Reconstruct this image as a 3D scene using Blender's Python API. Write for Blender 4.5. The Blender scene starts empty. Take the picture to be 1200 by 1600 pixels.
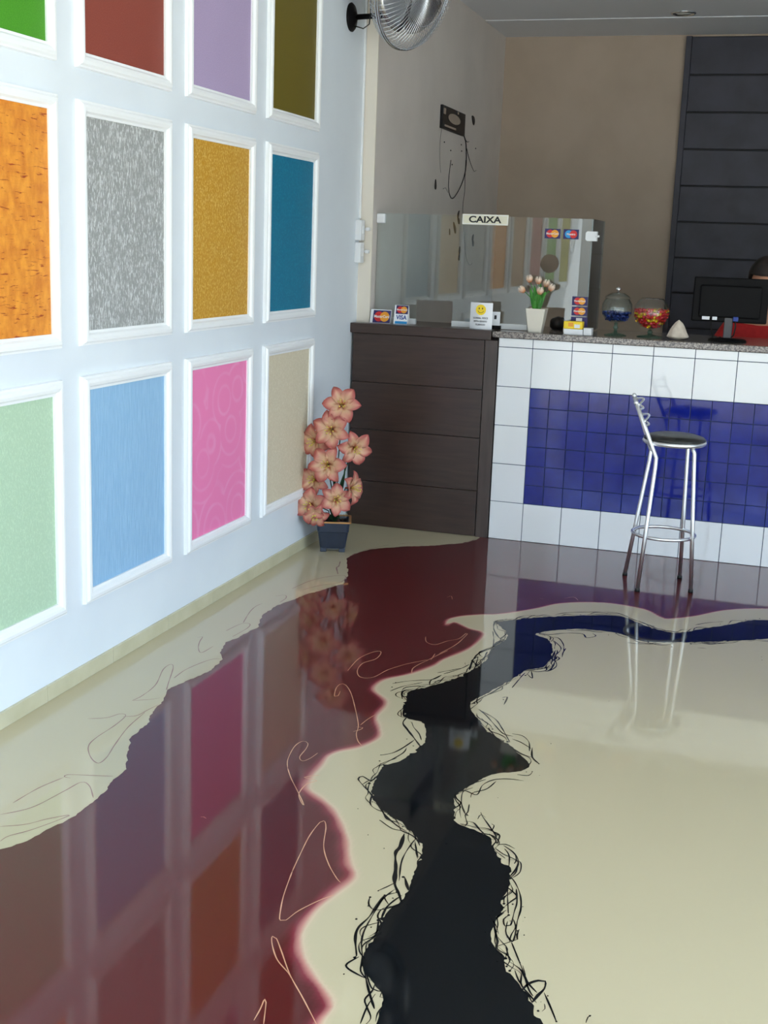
import bpy, bmesh, math, random
import numpy as np
from mathutils import Vector, Matrix, Euler
from mathutils.geometry import tessellate_polygon
sc = bpy.context.scene
COL = sc.collection
R = random.Random(7)
PI = math.pi

# ------------------------------------------------------------------ camera
cam_d = bpy.data.cameras.new('camera'); cam = bpy.data.objects.new('camera', cam_d); COL.objects.link(cam)
cam_d.sensor_fit = 'VERTICAL'; cam_d.sensor_height = 36.0; cam_d.lens = 43.73
cam_d.clip_start = 0.05; cam_d.clip_end = 200
def cam_matrix(x, h, yaw, pitch, roll):
    cy, sy, cp, sp = math.cos(yaw), math.sin(yaw), math.cos(pitch), math.sin(pitch)
    f = Vector((-sy*cp, cy*cp, sp)); r0 = Vector((cy, sy, 0)); u0 = r0.cross(f)
    r = math.cos(roll)*r0 + math.sin(roll)*u0; u = -math.sin(roll)*r0 + math.cos(roll)*u0
    m = Matrix((r, u, -f)).transposed().to_4x4(); m.translation = (x, 0, h)
    return m
cam.matrix_world = cam_matrix(2.1536, 1.4919, 0.3004, -0.2125, 0.037)
sc.camera = cam

# ------------------------------------------------------------------ light and exposure
sc.view_settings.view_transform = 'Standard'; sc.view_settings.look = 'None'
sc.view_settings.gamma = 1.0; sc.view_settings.use_curve_mapping = False
sc.view_settings.exposure = 0.76
world = bpy.data.worlds.new('sky'); sc.world = world; world.use_nodes = True
bg = world.node_tree.nodes['Background']
bg.inputs[0].default_value = (0.64, 0.82, 1.0, 1); bg.inputs[1].default_value = 3.4
sun_d = bpy.data.lights.new('sun', 'SUN'); sun = bpy.data.objects.new('sun', sun_d); COL.objects.link(sun)
sun_d.energy = 9.0; sun_d.angle = 0.012; sun_d.color = (1.0, 0.95, 0.87)
sun.rotation_euler = Vector((0.42, -0.80, 1.0)).to_track_quat('Z', 'Y').to_euler()   # sun over the street: it falls just inside the open front, behind the camera
port_d = bpy.data.lights.new('shopfront_daylight', 'AREA'); port = bpy.data.objects.new('shopfront_daylight', port_d)
COL.objects.link(port)
port_d.shape = 'RECTANGLE'; port_d.size = 4.8; port_d.size_y = 2.3; port_d.cycles.is_portal = True
port.location = (2.4, -1.02, 1.15); port.rotation_euler = (math.radians(90), 0, 0)   # portal in the open shop front
port2_d = bpy.data.lights.new('added_side_opening_portal', 'AREA'); port2 = bpy.data.objects.new('added_side_opening_portal', port2_d)
COL.objects.link(port2)
port2_d.shape = 'RECTANGLE'; port2_d.size = 5.4; port2_d.size_y = 2.3; port2_d.cycles.is_portal = True
port2.location = (4.82, 1.7, 1.12); port2.rotation_euler = (math.radians(90), 0, math.radians(90))  # portal in the unseen side opening, added to brighten the left wall
# floor paint outlines in millimetres (x, y)
MAROON_LEFT=[[387,2347],[448,2416],[487,2475],[494,2533],[515,2607],[525,2716],[522,2779],[499,2876],[502,2952],[450,3053],[398,3157],[389,3293],[350,3395],[342,3485],[311,3569],[324,3642],[359,3805],[346,3928],[306,3988],[274,4113],[292,4172],[307,4301],[311,4330],[260,4495],[269,4629],[306,4804],[349,4923],[405,5075],[378,5206],[318,5367],[263,5515],[273,5618],[316,5739],[455,5866],[595,5965],[696,6060],[751,6181],[756,6231]]
MAROON_RIGHT=[[1458,1964],[1427,2036],[1431,2098],[1402,2140],[1346,2199],[1306,2253],[1284,2298],[1271,2349],[1269,2426],[1285,2512],[1303,2606],[1273,2662],[1253,2707],[1217,2795],[1145,2913],[1086,2973],[1023,3022],[1003,3096],[1002,3182],[997,3265],[1023,3317],[1060,3358],[1092,3447],[1070,3527],[1032,3611],[1023,3750],[946,3848],[951,3954],[1017,4048],[1071,4168],[1087,4252],[1144,4415],[1152,4617],[1084,4659],[1008,4719],[990,4664],[975,4742],[1012,4808],[1087,4871],[1129,4890],[1197,4952],[1285,5063],[1357,5170],[1467,5242],[1575,5270],[1715,5239],[1785,5158],[1814,5132],[1920,5220],[2054,5384],[2220,5480],[2379,5511]]
BLACK_LEFT=[[1566,1964],[1532,2076],[1520,2155],[1490,2205],[1455,2241],[1439,2278],[1433,2364],[1428,2458],[1437,2510],[1445,2565],[1439,2650],[1429,2724],[1423,2792],[1404,2840],[1342,2911],[1264,2973],[1202,3050],[1188,3103],[1175,3190],[1169,3251],[1208,3316],[1226,3411],[1236,3469],[1216,3554],[1179,3625],[1120,3648],[1085,3757],[1068,3860],[1088,3909],[1153,4006],[1209,4153],[1233,4293],[1228,4452],[1253,4591],[1229,4679],[1172,4783],[1220,4843],[1311,4924],[1407,4987],[1523,5050],[1633,5089],[1740,5001],[1811,4958],[1881,4952],[1975,5059],[2055,5143],[2146,5252],[2223,5297],[2403,5359]]
BLACK_RIGHT=[[2399,5138],[2227,5025],[2154,4975],[2065,4917],[1986,4873],[1908,4830],[1779,4781],[1712,4796],[1656,4842],[1568,4849],[1469,4823],[1345,4703],[1408,4643],[1446,4515],[1454,4335],[1393,4248],[1369,4135],[1326,3991],[1289,3844],[1346,3726],[1390,3645],[1496,3534],[1568,3430],[1562,3378],[1488,3323],[1447,3231],[1422,3131],[1443,3037],[1468,2974],[1554,2938],[1589,2873],[1617,2816],[1647,2789],[1662,2724],[1663,2628],[1676,2588],[1669,2540],[1671,2489],[1689,2430],[1717,2400],[1729,2351],[1770,2307],[1810,2244],[1820,2214],[1843,2193],[1910,2093]]
CREAM_LINES=[[1.5,[[804,3990],[798,4126],[819,4214],[842,4243],[855,4217],[856,4151],[828,4087],[836,4003],[868,3945],[909,3962],[934,4058],[974,4138],[1014,4194],[1037,4217],[1022,4167],[1012,4105],[1025,4049]]],[1.2,[[1037,4217],[1059,4298],[1077,4355]]],[1.6,[[1047,4222],[1042,4299]]],[1.3,[[1057,4306],[1088,4443],[1096,4586],[1089,4589],[1079,4511],[1047,4468],[1014,4404],[975,4421],[953,4484]]],[1.4,[[849,3786],[857,3741],[848,3731],[828,3800],[826,3849],[846,3849],[889,3781],[947,3656],[1004,3521],[1021,3452],[1045,3398],[1071,3365]]],[2.0,[[1006,3465],[1020,3485],[1024,3506],[1003,3505]]],[1.0,[[1010,3523],[1015,3574],[1026,3628]]],[1.4,[[920,3133],[898,3190],[881,3285],[889,3333],[909,3324],[919,3284],[924,3218],[943,3195],[956,3222],[963,3267]]],[1.4,[[920,3133],[957,3069],[1012,2987],[1052,2924],[1038,2939],[1013,2987],[1011,3053],[1030,3081],[1004,3089],[988,3090],[1004,3107],[1025,3121]]],[1.0,[[1157,2577],[1146,2647],[1130,2762],[1128,2845],[1135,2857],[1153,2822],[1184,2722],[1226,2643],[1270,2582],[1284,2569]]],[0.8,[[1291,2510],[1267,2475],[1238,2413],[1226,2365],[1215,2360],[1205,2381],[1181,2462],[1157,2577]]],[1.1,[[1426,2032],[1369,2104],[1314,2171],[1264,2246],[1235,2288],[1223,2293],[1236,2262],[1268,2213],[1307,2177],[1320,2161]]],[1.0,[[1306,2002],[1303,2041],[1298,2074],[1305,2065],[1329,1996]]],[1.7,[[826,2757],[833,2760],[844,2754]]],[0.9,[[1062,2127],[1072,2127]]],[0.9,[[997,2077],[1004,2086]]],[1.4,[[887,5058],[900,5082],[917,5035]]],[1.4,[[1365,5260],[1402,5296],[1428,5253]]],[1.4,[[1265,5214],[1285,5212]]]]
BROWN_LINES=[[1.9,[[201,3241],[251,3271],[272,3314],[297,3310],[306,3227],[304,3116],[317,3051],[363,2986],[405,2957],[406,3003],[381,3095],[351,3227],[339,3358]]],[1.7,[[292,3299],[328,3323],[337,3377],[346,3432]]],[1.9,[[252,3434],[260,3490],[251,3597],[204,3741],[202,3801],[226,3775],[281,3633],[308,3565]]],[1.0,[[252,3434],[298,3464],[323,3491]]],[2.3,[[278,3678],[276,3772],[296,3867],[316,3914],[344,3926]]],[1.7,[[155,4113],[167,4133],[185,4070],[214,4001],[246,3962],[253,4046]]],[1.8,[[218,4235],[234,4341],[265,4355],[279,4301],[271,4179]]],[2.2,[[236,4358],[201,4501],[191,4590],[200,4635]]],[1.8,[[489,2894],[414,2871],[368,2856],[366,2840],[386,2839]]],[1.3,[[339,2575],[391,2643],[415,2759],[428,2826],[461,2814],[509,2753]]],[1.2,[[378,2518],[430,2552],[464,2598],[503,2638],[501,2620],[462,2533],[428,2482],[425,2450]]],[0.6,[[330,2646],[341,2750],[367,2836]]],[1.9,[[228,4900],[252,5046],[296,5147],[358,5205],[383,5160],[382,5080],[320,5000],[277,4904]]],[1.8,[[206,4761],[237,4793],[259,4750],[259,4679]]],[3.5,[[259,5440],[283,5351],[283,5321],[328,5216]]],[1.7,[[268,5554],[299,5721],[327,5774],[370,5866]]],[1.4,[[407,5893],[447,5941],[493,5971]]],[2.7,[[653,6013],[716,6085],[745,6191]]]]
BLACK_LINES=[[2.4,[[1178,3191],[1172,3142],[1140,3160],[1134,3139],[1158,3106],[1200,3056],[1269,2956],[1321,2903],[1355,2880]]],[1.2,[[1157,3108],[1166,3140],[1181,3136]]],[1.9,[[1270,2916],[1316,2881],[1353,2877],[1395,2849]]],[4.7,[[1353,2866],[1364,2793],[1363,2757],[1386,2684],[1405,2613],[1429,2569],[1445,2536]]],[1.8,[[1387,2839],[1386,2766],[1392,2709],[1412,2627]]],[1.1,[[1391,2835],[1405,2797],[1422,2756]]],[4.1,[[1412,2649],[1420,2647],[1433,2619],[1446,2592]]],[2.2,[[1370,2531],[1378,2498],[1398,2480],[1425,2498],[1450,2536]]],[1.8,[[1379,2564],[1395,2593],[1408,2620]]],[2.9,[[1400,2550],[1397,2505],[1396,2445],[1388,2394],[1396,2350],[1420,2288],[1420,2275]]],[1.7,[[1414,2585],[1402,2538],[1401,2477],[1404,2391],[1414,2339],[1435,2285]]],[1.4,[[1431,2353],[1426,2339],[1433,2311]]],[2.6,[[1435,2285],[1460,2227],[1487,2172],[1515,2121]]],[1.7,[[1459,2235],[1489,2185],[1511,2182],[1513,2163],[1536,2168]]],[0.6,[[1504,2066],[1499,2123],[1501,2170]]],[1.3,[[1530,2082],[1525,2110],[1527,2133]]],[1.4,[[1445,2388],[1429,2391]]],[3.4,[[1127,3641],[1130,3593],[1158,3547],[1197,3489],[1236,3429]]],[2.3,[[1142,3324],[1170,3353],[1188,3404],[1203,3477]]],[1.9,[[1162,3241],[1177,3288],[1199,3365],[1197,3408]]],[1.3,[[1156,3230],[1167,3276],[1193,3320]]],[1.9,[[991,3927],[1026,3966],[1064,3994],[1110,4025],[1126,4080],[1106,4012],[1115,3964]]],[1.5,[[1006,3854],[1033,3915],[1084,3979]]],[2.9,[[1061,3900],[1047,3871],[1056,3827],[1079,3814],[1096,3720],[1115,3646]]],[1.8,[[1071,3893],[1073,3838],[1103,3764],[1119,3668]]],[1.6,[[1106,4096],[1136,4134],[1178,4184]]],[1.2,[[1130,4094],[1173,4175],[1190,4233]]],[3.3,[[1205,4171],[1190,4298],[1195,4380],[1221,4446],[1235,4531],[1252,4573]]],[2.4,[[1187,4270],[1199,4328],[1216,4226],[1225,4287],[1218,4404]]],[2.0,[[1218,4182],[1218,4284],[1237,4412]]],[2.6,[[1219,4849],[1165,4809],[1175,4703],[1223,4589],[1254,4568]]],[1.7,[[1229,4449],[1209,4554],[1181,4660]]],[1.3,[[1153,3613],[1172,3572],[1202,3528],[1223,3481]]],[2.2,[[1294,3841],[1312,3918],[1334,3983],[1350,4047],[1369,4102]]],[2.1,[[1327,3807],[1363,3761],[1408,3690],[1448,3631],[1481,3622]]],[2.6,[[1377,3942],[1391,3956],[1396,3879]]],[1.4,[[1342,3793],[1396,3744],[1431,3681],[1482,3571]]],[2.6,[[1351,4712],[1402,4714],[1462,4762],[1520,4776],[1544,4732],[1574,4769],[1557,4798]]],[2.1,[[1402,4669],[1437,4685],[1471,4613],[1487,4530]]],[3.2,[[1456,4528],[1462,4417],[1477,4397],[1478,4295],[1463,4268]]],[2.1,[[1489,4564],[1488,4509],[1494,4452]]],[1.6,[[1423,4649],[1472,4557],[1467,4445],[1491,4351],[1480,4283]]],[2.0,[[1390,5026],[1464,5077],[1601,5132],[1679,5074],[1756,5011],[1807,4966]]],[2.0,[[1938,5094],[1986,5148],[2045,5190]]],[1.8,[[1814,4944],[1847,4952],[1880,4958]]],[1.9,[[1415,4255],[1434,4178],[1406,4219]]],[1.9,[[1387,4052],[1392,4136],[1398,4223]]],[2.6,[[1979,4861],[2020,4856],[2051,4888]]],[1.7,[[1967,4784],[1999,4790]]],[1.7,[[1702,4736],[1767,4744],[1829,4783]]],[1.7,[[1474,3641],[1508,3637],[1537,3594],[1552,3525]]],[2.6,[[1555,3556],[1569,3484],[1598,3442]]],[1.6,[[1489,3538],[1537,3496],[1569,3481]]],[1.0,[[1483,3599],[1513,3584],[1553,3547]]],[1.4,[[1579,3306],[1537,3303],[1497,3281],[1475,3233],[1474,3165],[1435,3176],[1446,3102],[1473,3037],[1485,3029]]],[2.0,[[1590,3379],[1584,3348],[1552,3342]]],[0.8,[[1463,3141],[1461,3173],[1491,3212],[1505,3273]]],[2.0,[[1469,3098],[1477,3050],[1475,3028],[1492,2983],[1490,2968],[1474,2976]]],[2.0,[[1510,3061],[1524,3033],[1554,2984],[1580,2939],[1579,2919],[1566,2920]]],[1.8,[[1512,3018],[1513,3047],[1529,3037]]],[1.3,[[1553,3005],[1561,2999],[1563,2965]]],[3.0,[[1592,2894],[1612,2906],[1639,2891]]],[2.4,[[1609,2897],[1639,2871],[1659,2836],[1664,2796],[1658,2750]]],[1.4,[[1615,2881],[1634,2847],[1649,2769],[1668,2668],[1690,2575]]],[1.9,[[1647,2858],[1655,2834],[1654,2813]]],[1.7,[[1655,2751],[1676,2720],[1698,2670],[1712,2611],[1716,2550],[1723,2492],[1723,2463],[1709,2479],[1700,2500],[1695,2542]]],[1.3,[[1692,2567],[1685,2547],[1694,2520],[1705,2528],[1701,2588],[1698,2633],[1684,2693]]],[3.1,[[1689,2561],[1695,2573]]],[2.6,[[1727,2518],[1727,2494],[1732,2475]]],[1.7,[[1706,2555],[1717,2524],[1715,2489],[1717,2461]]],[0.5,[[1693,2430],[1710,2450],[1731,2475]]],[1.5,[[1714,2435],[1724,2411],[1732,2388]]],[0.8,[[1722,2459],[1744,2411],[1768,2358],[1791,2300],[1805,2277]]],[1.6,[[1751,2355],[1767,2320],[1790,2286],[1808,2254]]],[1.6,[[1763,2379],[1776,2345]]],[3.6,[[1779,2287],[1788,2317],[1805,2336],[1819,2338],[1822,2312],[1814,2284],[1808,2256]]],[1.2,[[1824,2298],[1849,2245],[1865,2209]]],[1.9,[[1927,2254],[1922,2246],[1921,2226]]],[0.6,[[1832,2232],[1836,2243],[1832,2259]]]]
BLACK_DOTS=[[3.3,1414,2406],[3.1,1418,2213],[2.7,1329,2769],[2.2,1268,2824],[3.5,1218,3012],[4.5,1371,2529],[4.5,1400,2550],[5.5,1419,2279],[5.7,1416,2648],[4.0,1445,2539],[3.5,1380,2564],[4.4,1380,2491],[2.8,1272,2913],[3.0,1722,4054],[2.7,1603,3609],[2.5,2207,4770],[2.5,2209,4731],[3.9,1597,3442],[1.8,1729,2572],[2.6,1742,2498],[2.2,1715,2617],[2.6,1445,3057],[1.6,1534,3167],[1.6,1824,2263],[0.9,1728,2554],[3.1,1865,2209],[3.5,1925,2251],[2.8,1589,3379],[4.2,1480,3030],[4.9,1692,2569],[3.9,1725,2510],[2.6,1709,2547],[3.7,998,3942],[4.4,1000,3892],[3.1,1168,4086],[3.2,1173,4238],[3.2,1142,3324],[3.8,1152,3281],[4.6,1233,3432],[5.1,1059,3843],[4.4,1384,3927],[2.8,1364,3772],[2.7,1164,3588],[2.1,1150,3611]]
# ------------------------------------------------------------------ materials
def srgb(r, g, b, k=1.0):
    f = lambda c: (c/255/12.92 if c/255 <= 0.04045 else ((c/255+0.055)/1.055)**2.4)
    return tuple(min(1.0, f(c)*k) for c in (r, g, b)) + (1,)
def mat(name, col=(0.8, 0.8, 0.8, 1), rough=0.5, metal=0.0, spec=0.5, coat=0.0, coat_rough=0.05):
    m = bpy.data.materials.new(name); m.use_nodes = True
    p = m.node_tree.nodes['Principled BSDF']
    if len(col) == 3: col = tuple(col)+(1,)
    p.inputs['Base Color'].default_value = col; p.inputs['Roughness'].default_value = rough
    p.inputs['Metallic'].default_value = metal; p.inputs['Specular IOR Level'].default_value = spec
    p.inputs['Coat Weight'].default_value = coat; p.inputs['Coat Roughness'].default_value = coat_rough
    return m
def nt(m): return m.node_tree.nodes, m.node_tree.links, m.node_tree.nodes['Principled BSDF']
def coords(m, scale, rot=(0, 0, 0)):
    n, l, p = nt(m)
    tc = n.new('ShaderNodeTexCoord'); mp = n.new('ShaderNodeMapping')
    mp.inputs['Scale'].default_value = scale; mp.inputs['Rotation'].default_value = rot
    l.new(tc.outputs['Object'], mp.inputs['Vector']); return mp.outputs['Vector']
def noise(m, vec, scale, detail=3, rough=0.5, dist=0.0):
    n, l, p = nt(m); t = n.new('ShaderNodeTexNoise')
    t.inputs['Scale'].default_value = scale; t.inputs['Detail'].default_value = detail
    t.inputs['Roughness'].default_value = rough; t.inputs['Distortion'].default_value = dist
    l.new(vec, t.inputs['Vector']); return t.outputs['Fac']
def ramp(m, fac, stops):
    n, l, p = nt(m); r = n.new('ShaderNodeValToRGB'); e = r.color_ramp.elements
    e[0].position, e[0].color = stops[0]; e[1].position, e[1].color = stops[-1]
    for pos, c in stops[1:-1]:
        x = e.new(pos); x.color = c
    l.new(fac, r.inputs[0]); return r.outputs[0]
def bump(m, fac, strength, dist=0.002):
    n, l, p = nt(m); b = n.new('ShaderNodeBump'); b.inputs['Strength'].default_value = strength
    b.inputs['Distance'].default_value = dist; l.new(fac, b.inputs['Height']); l.new(b.outputs[0], p.inputs['Normal']); return b
def noisy(name, c1, c2, scale, lo=0.35, hi=0.65, rough=0.5, metal=0, vscale=(1, 1, 1), bmp=0, detail=4, dist=0.002, spec=0.5, coat=0):
    m = mat(name, c1, rough, metal, spec, coat); n, l, p = nt(m)
    v = coords(m, vscale); f = noise(m, v, scale, detail)
    l.new(ramp(m, f, [(lo, c1), (hi, c2)]), p.inputs['Base Color'])
    if bmp: bump(m, f, bmp, dist)
    return m
def glass_mat(name, tint=(0.93, 0.97, 0.96, 1), rough=0.0, boost=1.5):
    m = bpy.data.materials.new(name); m.use_nodes = True; n = m.node_tree.nodes; l = m.node_tree.links
    n.remove(n['Principled BSDF']); out = n['Material Output']
    geo = n.new('ShaderNodeNewGeometry'); mi = n.new('ShaderNodeMix'); mi.data_type = 'FLOAT'
    mi.inputs[2].default_value = boost; mi.inputs[3].default_value = 1/boost
    l.new(geo.outputs['Backfacing'], mi.inputs[0])
    fr = n.new('ShaderNodeFresnel'); l.new(mi.outputs[0], fr.inputs['IOR'])
    tr = n.new('ShaderNodeBsdfTransparent'); tr.inputs[0].default_value = tint
    gl = n.new('ShaderNodeBsdfGlossy'); gl.inputs['Roughness'].default_value = rough
    mx = n.new('ShaderNodeMixShader'); l.new(fr.outputs[0], mx.inputs[0]); l.new(tr.outputs[0], mx.inputs[1]); l.new(gl.outputs[0], mx.inputs[2])
    l.new(mx.outputs[0], out.inputs['Surface']); return m

M = {}
M['wall'] = noisy('white_wall_paint', srgb(228, 235, 242), srgb(234, 241, 247), 2.0, rough=0.55, bmp=0)
M['trim_white'] = mat('white_moulding_paint', srgb(250, 252, 253), 0.35)
M['cream_wall'] = noisy('cream_wall_paint', srgb(176, 158, 140), srgb(184, 166, 148), 3.0, rough=0.7)
M['pilaster'] = mat('pale_cream_paint', srgb(226, 218, 204), 0.6)
M['grey_wall'] = noisy('pale_grey_wall_paint', srgb(212, 203, 196), srgb(220, 211, 204), 2.5, rough=0.7)
M['ceiling'] = mat('ceiling_paint', srgb(218, 220, 226), 0.8)
M['slat'] = noisy('charcoal_board', srgb(48, 47, 58), srgb(58, 57, 70), 6.0, rough=0.5)
M['groove'] = mat('dark_groove', srgb(22, 20, 24), 0.6)
M['baseboard'] = noisy('beige_baseboard_tile', srgb(196, 190, 160), srgb(206, 200, 172), 8, rough=0.18)
M['wood'] = noisy('dark_wood_laminate', srgb(50, 35, 29), srgb(64, 46, 39), 5, 0.3, 0.7, 0.3, vscale=(1.2, 1.2, 14), detail=5)
M['wood_edge'] = noisy('dark_wood_edge', srgb(62, 50, 46), srgb(76, 63, 58), 5, 0.3, 0.7, 0.32, vscale=(9, 9, 1.2))
M['tile_white'] = mat('white_glazed_tile', srgb(236, 238, 240), 0.06, spec=0.55)
M['grout'] = mat('blue_grey_grout', srgb(58, 72, 104), 0.8)
M['chrome'] = mat('chrome', (0.82, 0.84, 0.87, 1), 0.12, 1.0)
M['stool_metal'] = mat('satin_chrome', (0.9, 0.92, 0.94, 1), 0.4, 1.0)
M['steel'] = mat('brushed_steel', (0.7, 0.7, 0.72, 1), 0.25, 1.0)
M['black_vinyl'] = noisy('black_vinyl', srgb(30, 30, 28), srgb(36, 36, 34), 60, rough=0.38, bmp=0.1, dist=0.0005)
M['rubber'] = mat('black_rubber', srgb(18, 18, 18), 0.6)
M['black_plastic'] = mat('black_plastic', srgb(12, 11, 13), 0.5, spec=0.12)
M['grey_plastic'] = mat('grey_plastic', srgb(70, 70, 74), 0.4)
M['white_plastic'] = mat('white_plastic', srgb(232, 234, 236), 0.4)
M['paper'] = mat('white_card', srgb(238, 240, 244), 0.45)
M['sign'] = mat('cream_sign_plastic', srgb(226, 222, 200), 0.4)
M['ink'] = mat('black_ink', srgb(24, 24, 30), 0.5)
M['ink_blue'] = mat('blue_ink', srgb(34, 62, 150), 0.5)
M['navy'] = mat('navy_print', srgb(44, 34, 96), 0.45)
M['red_print'] = mat('red_print', srgb(206, 36, 36), 0.45)
M['orange_print'] = mat('orange_print', srgb(238, 160, 44), 0.45)
M['cyan_print'] = mat('light_blue_print', srgb(40, 150, 214), 0.45)
M['yellow'] = mat('yellow_print', srgb(248, 214, 30), 0.4)
M['white_print'] = mat('white_print', srgb(238, 232, 230), 0.45)
M['glass'] = glass_mat('partition_glass', (0.95, 0.985, 0.98, 1), boost=1.7)
M['jar_glass'] = glass_mat('jar_glass', (0.93, 0.97, 0.97, 1), boost=1.55)
M['jar_foot'] = glass_mat('green_tinted_foot_glass', (0.55, 0.78, 0.72, 1), boost=1.6)
M['stone'] = noisy('pale_stone', srgb(190, 176, 160), srgb(216, 204, 188), 20, rough=0.7, bmp=0.5)
M['vase'] = mat('white_ceramic', srgb(226, 220, 206), 0.3)
M['leaf'] = noisy('green_leaf', srgb(40, 110, 30), srgb(70, 150, 50), 20, rough=0.5)
M['stem'] = mat('dark_green_stem', srgb(34, 70, 40), 0.6)
M['pot'] = noisy('navy_plastic_pot', srgb(34, 42, 58), srgb(42, 52, 70), 12, rough=0.32)
M['gold_rim'] = mat('gold_rim', srgb(206, 150, 92), 0.3, 0.6)
M['soil'] = noisy('potting_soil', srgb(20, 16, 14), srgb(90, 50, 36), 40, 0.5, 0.7, rough=0.9, bmp=0.8, dist=0.01)
M['stamen'] = mat('yellow_stamen', srgb(222, 204, 90), 0.5)
M['red_cloth'] = noisy('red_cotton', srgb(176, 22, 24), srgb(190, 30, 30), 30, rough=0.8)
M['dark_cloth'] = mat('dark_trousers', srgb(34, 36, 46), 0.85)
M['hair'] = noisy('dark_brown_hair', srgb(16, 10, 8), srgb(34, 19, 13), 60, rough=0.6, vscale=(1, 1, 0.2), bmp=0.5)
M['skin'] = mat('skin', srgb(200, 142, 112), 0.5)
M['lamp_glass'] = mat('unlit_lamp_glass', srgb(170, 172, 168), 0.2)

def granite():
    m = mat('speckled_granite', rough=0.12); n, l, p = nt(m); v = coords(m, (1, 1, 1))
    a = noise(m, v, 130, 4, 0.6); c = ramp(m, a, [(0.36, srgb(66, 60, 62)), (0.46, srgb(112, 102, 98)), (0.56, srgb(146, 136, 128)), (0.68, srgb(182, 172, 162))])
    l.new(c, p.inputs['Base Color']); return m
M['granite'] = granite()
def blue_tile():
    m = mat('cobalt_glazed_tile', rough=0.06, spec=0.4); n, l, p = nt(m); v = coords(m, (1, 1, 1))
    a = noise(m, v, 9, 4, 0.6); l.new(ramp(m, a, [(0.3, srgb(14, 26, 120)), (0.7, srgb(28, 42, 144))]), p.inputs['Base Color'])
    b = noise(m, v, 14, 2); bump(m, b, 0.03, 0.004); return m
M['tile_blue'] = blue_tile()
def petal():
    m = mat('salmon_petal', rough=0.5); n, l, p = nt(m); at = n.new('ShaderNodeAttribute'); at.attribute_name = 'petal'
    l.new(ramp(m, at.outputs['Fac'], [(0.05, srgb(176, 92, 58)), (0.28, srgb(216, 176, 140)), (0.50, srgb(208, 148, 124)), (0.72, srgb(186, 104, 92)), (1.0, srgb(172, 78, 76))]), p.inputs['Base Color'])
    p.inputs['Subsurface Weight'].default_value = 0.0; return m
M['petal'] = petal()
def tulip():
    m = mat('peach_white_tulip', rough=0.5); n, l, p = nt(m); at = n.new('ShaderNodeAttribute'); at.attribute_name = 'petal'
    l.new(ramp(m, at.outputs['Fac'], [(0.05, srgb(214, 138, 92)), (0.45, srgb(236, 204, 178)), (1.0, srgb(240, 228, 214))]), p.inputs['Base Color']); return m
M['tulip'] = tulip()

def epoxy(name, col, attr=False, base_spec=0.08):
    m = mat(name, col, 0.36, spec=base_spec, coat=0.95, coat_rough=0.05); n, l, p = nt(m); v = coords(m, (1, 1, 1))
    if attr:
        at = n.new('ShaderNodeAttribute'); at.attribute_name = 'paint'
        c = ramp(m, at.outputs['Fac'], [(0.0, CREAM), (0.16, srgb(206, 186, 160)), (0.42, srgb(188, 128, 120)), (0.72, srgb(126, 44, 58)), (1.0, MAROON)])
        l.new(c, p.inputs['Base Color'])
    f = noise(m, v, 2.2, 1); b = bump(m, f, 0.05, 0.01); l.new(b.outputs[0], p.inputs['Coat Normal']); p.inputs['Coat IOR'].default_value = 1.42
    return m
CREAM = srgb(193, 182, 152); MAROON = srgb(84, 22, 26)
M['floor_main'] = epoxy('glossy_epoxy_floor', CREAM, True)
M['floor_cream'] = epoxy('glossy_epoxy_cream', CREAM)
M['floor_black'] = epoxy('glossy_epoxy_black', srgb(5, 9, 14), base_spec=0.0)
M['floor_cream_line'] = epoxy('glossy_epoxy_pale_line', srgb(214, 160, 130))
M['floor_brown_line'] = epoxy('glossy_epoxy_brown_line', srgb(150, 112, 108))
M['facade'] = mat('added_dull_street_front', srgb(170, 164, 156), 0.9)
M['pavement'] = mat('pale_pavement', srgb(190, 188, 182), 0.9)

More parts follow.
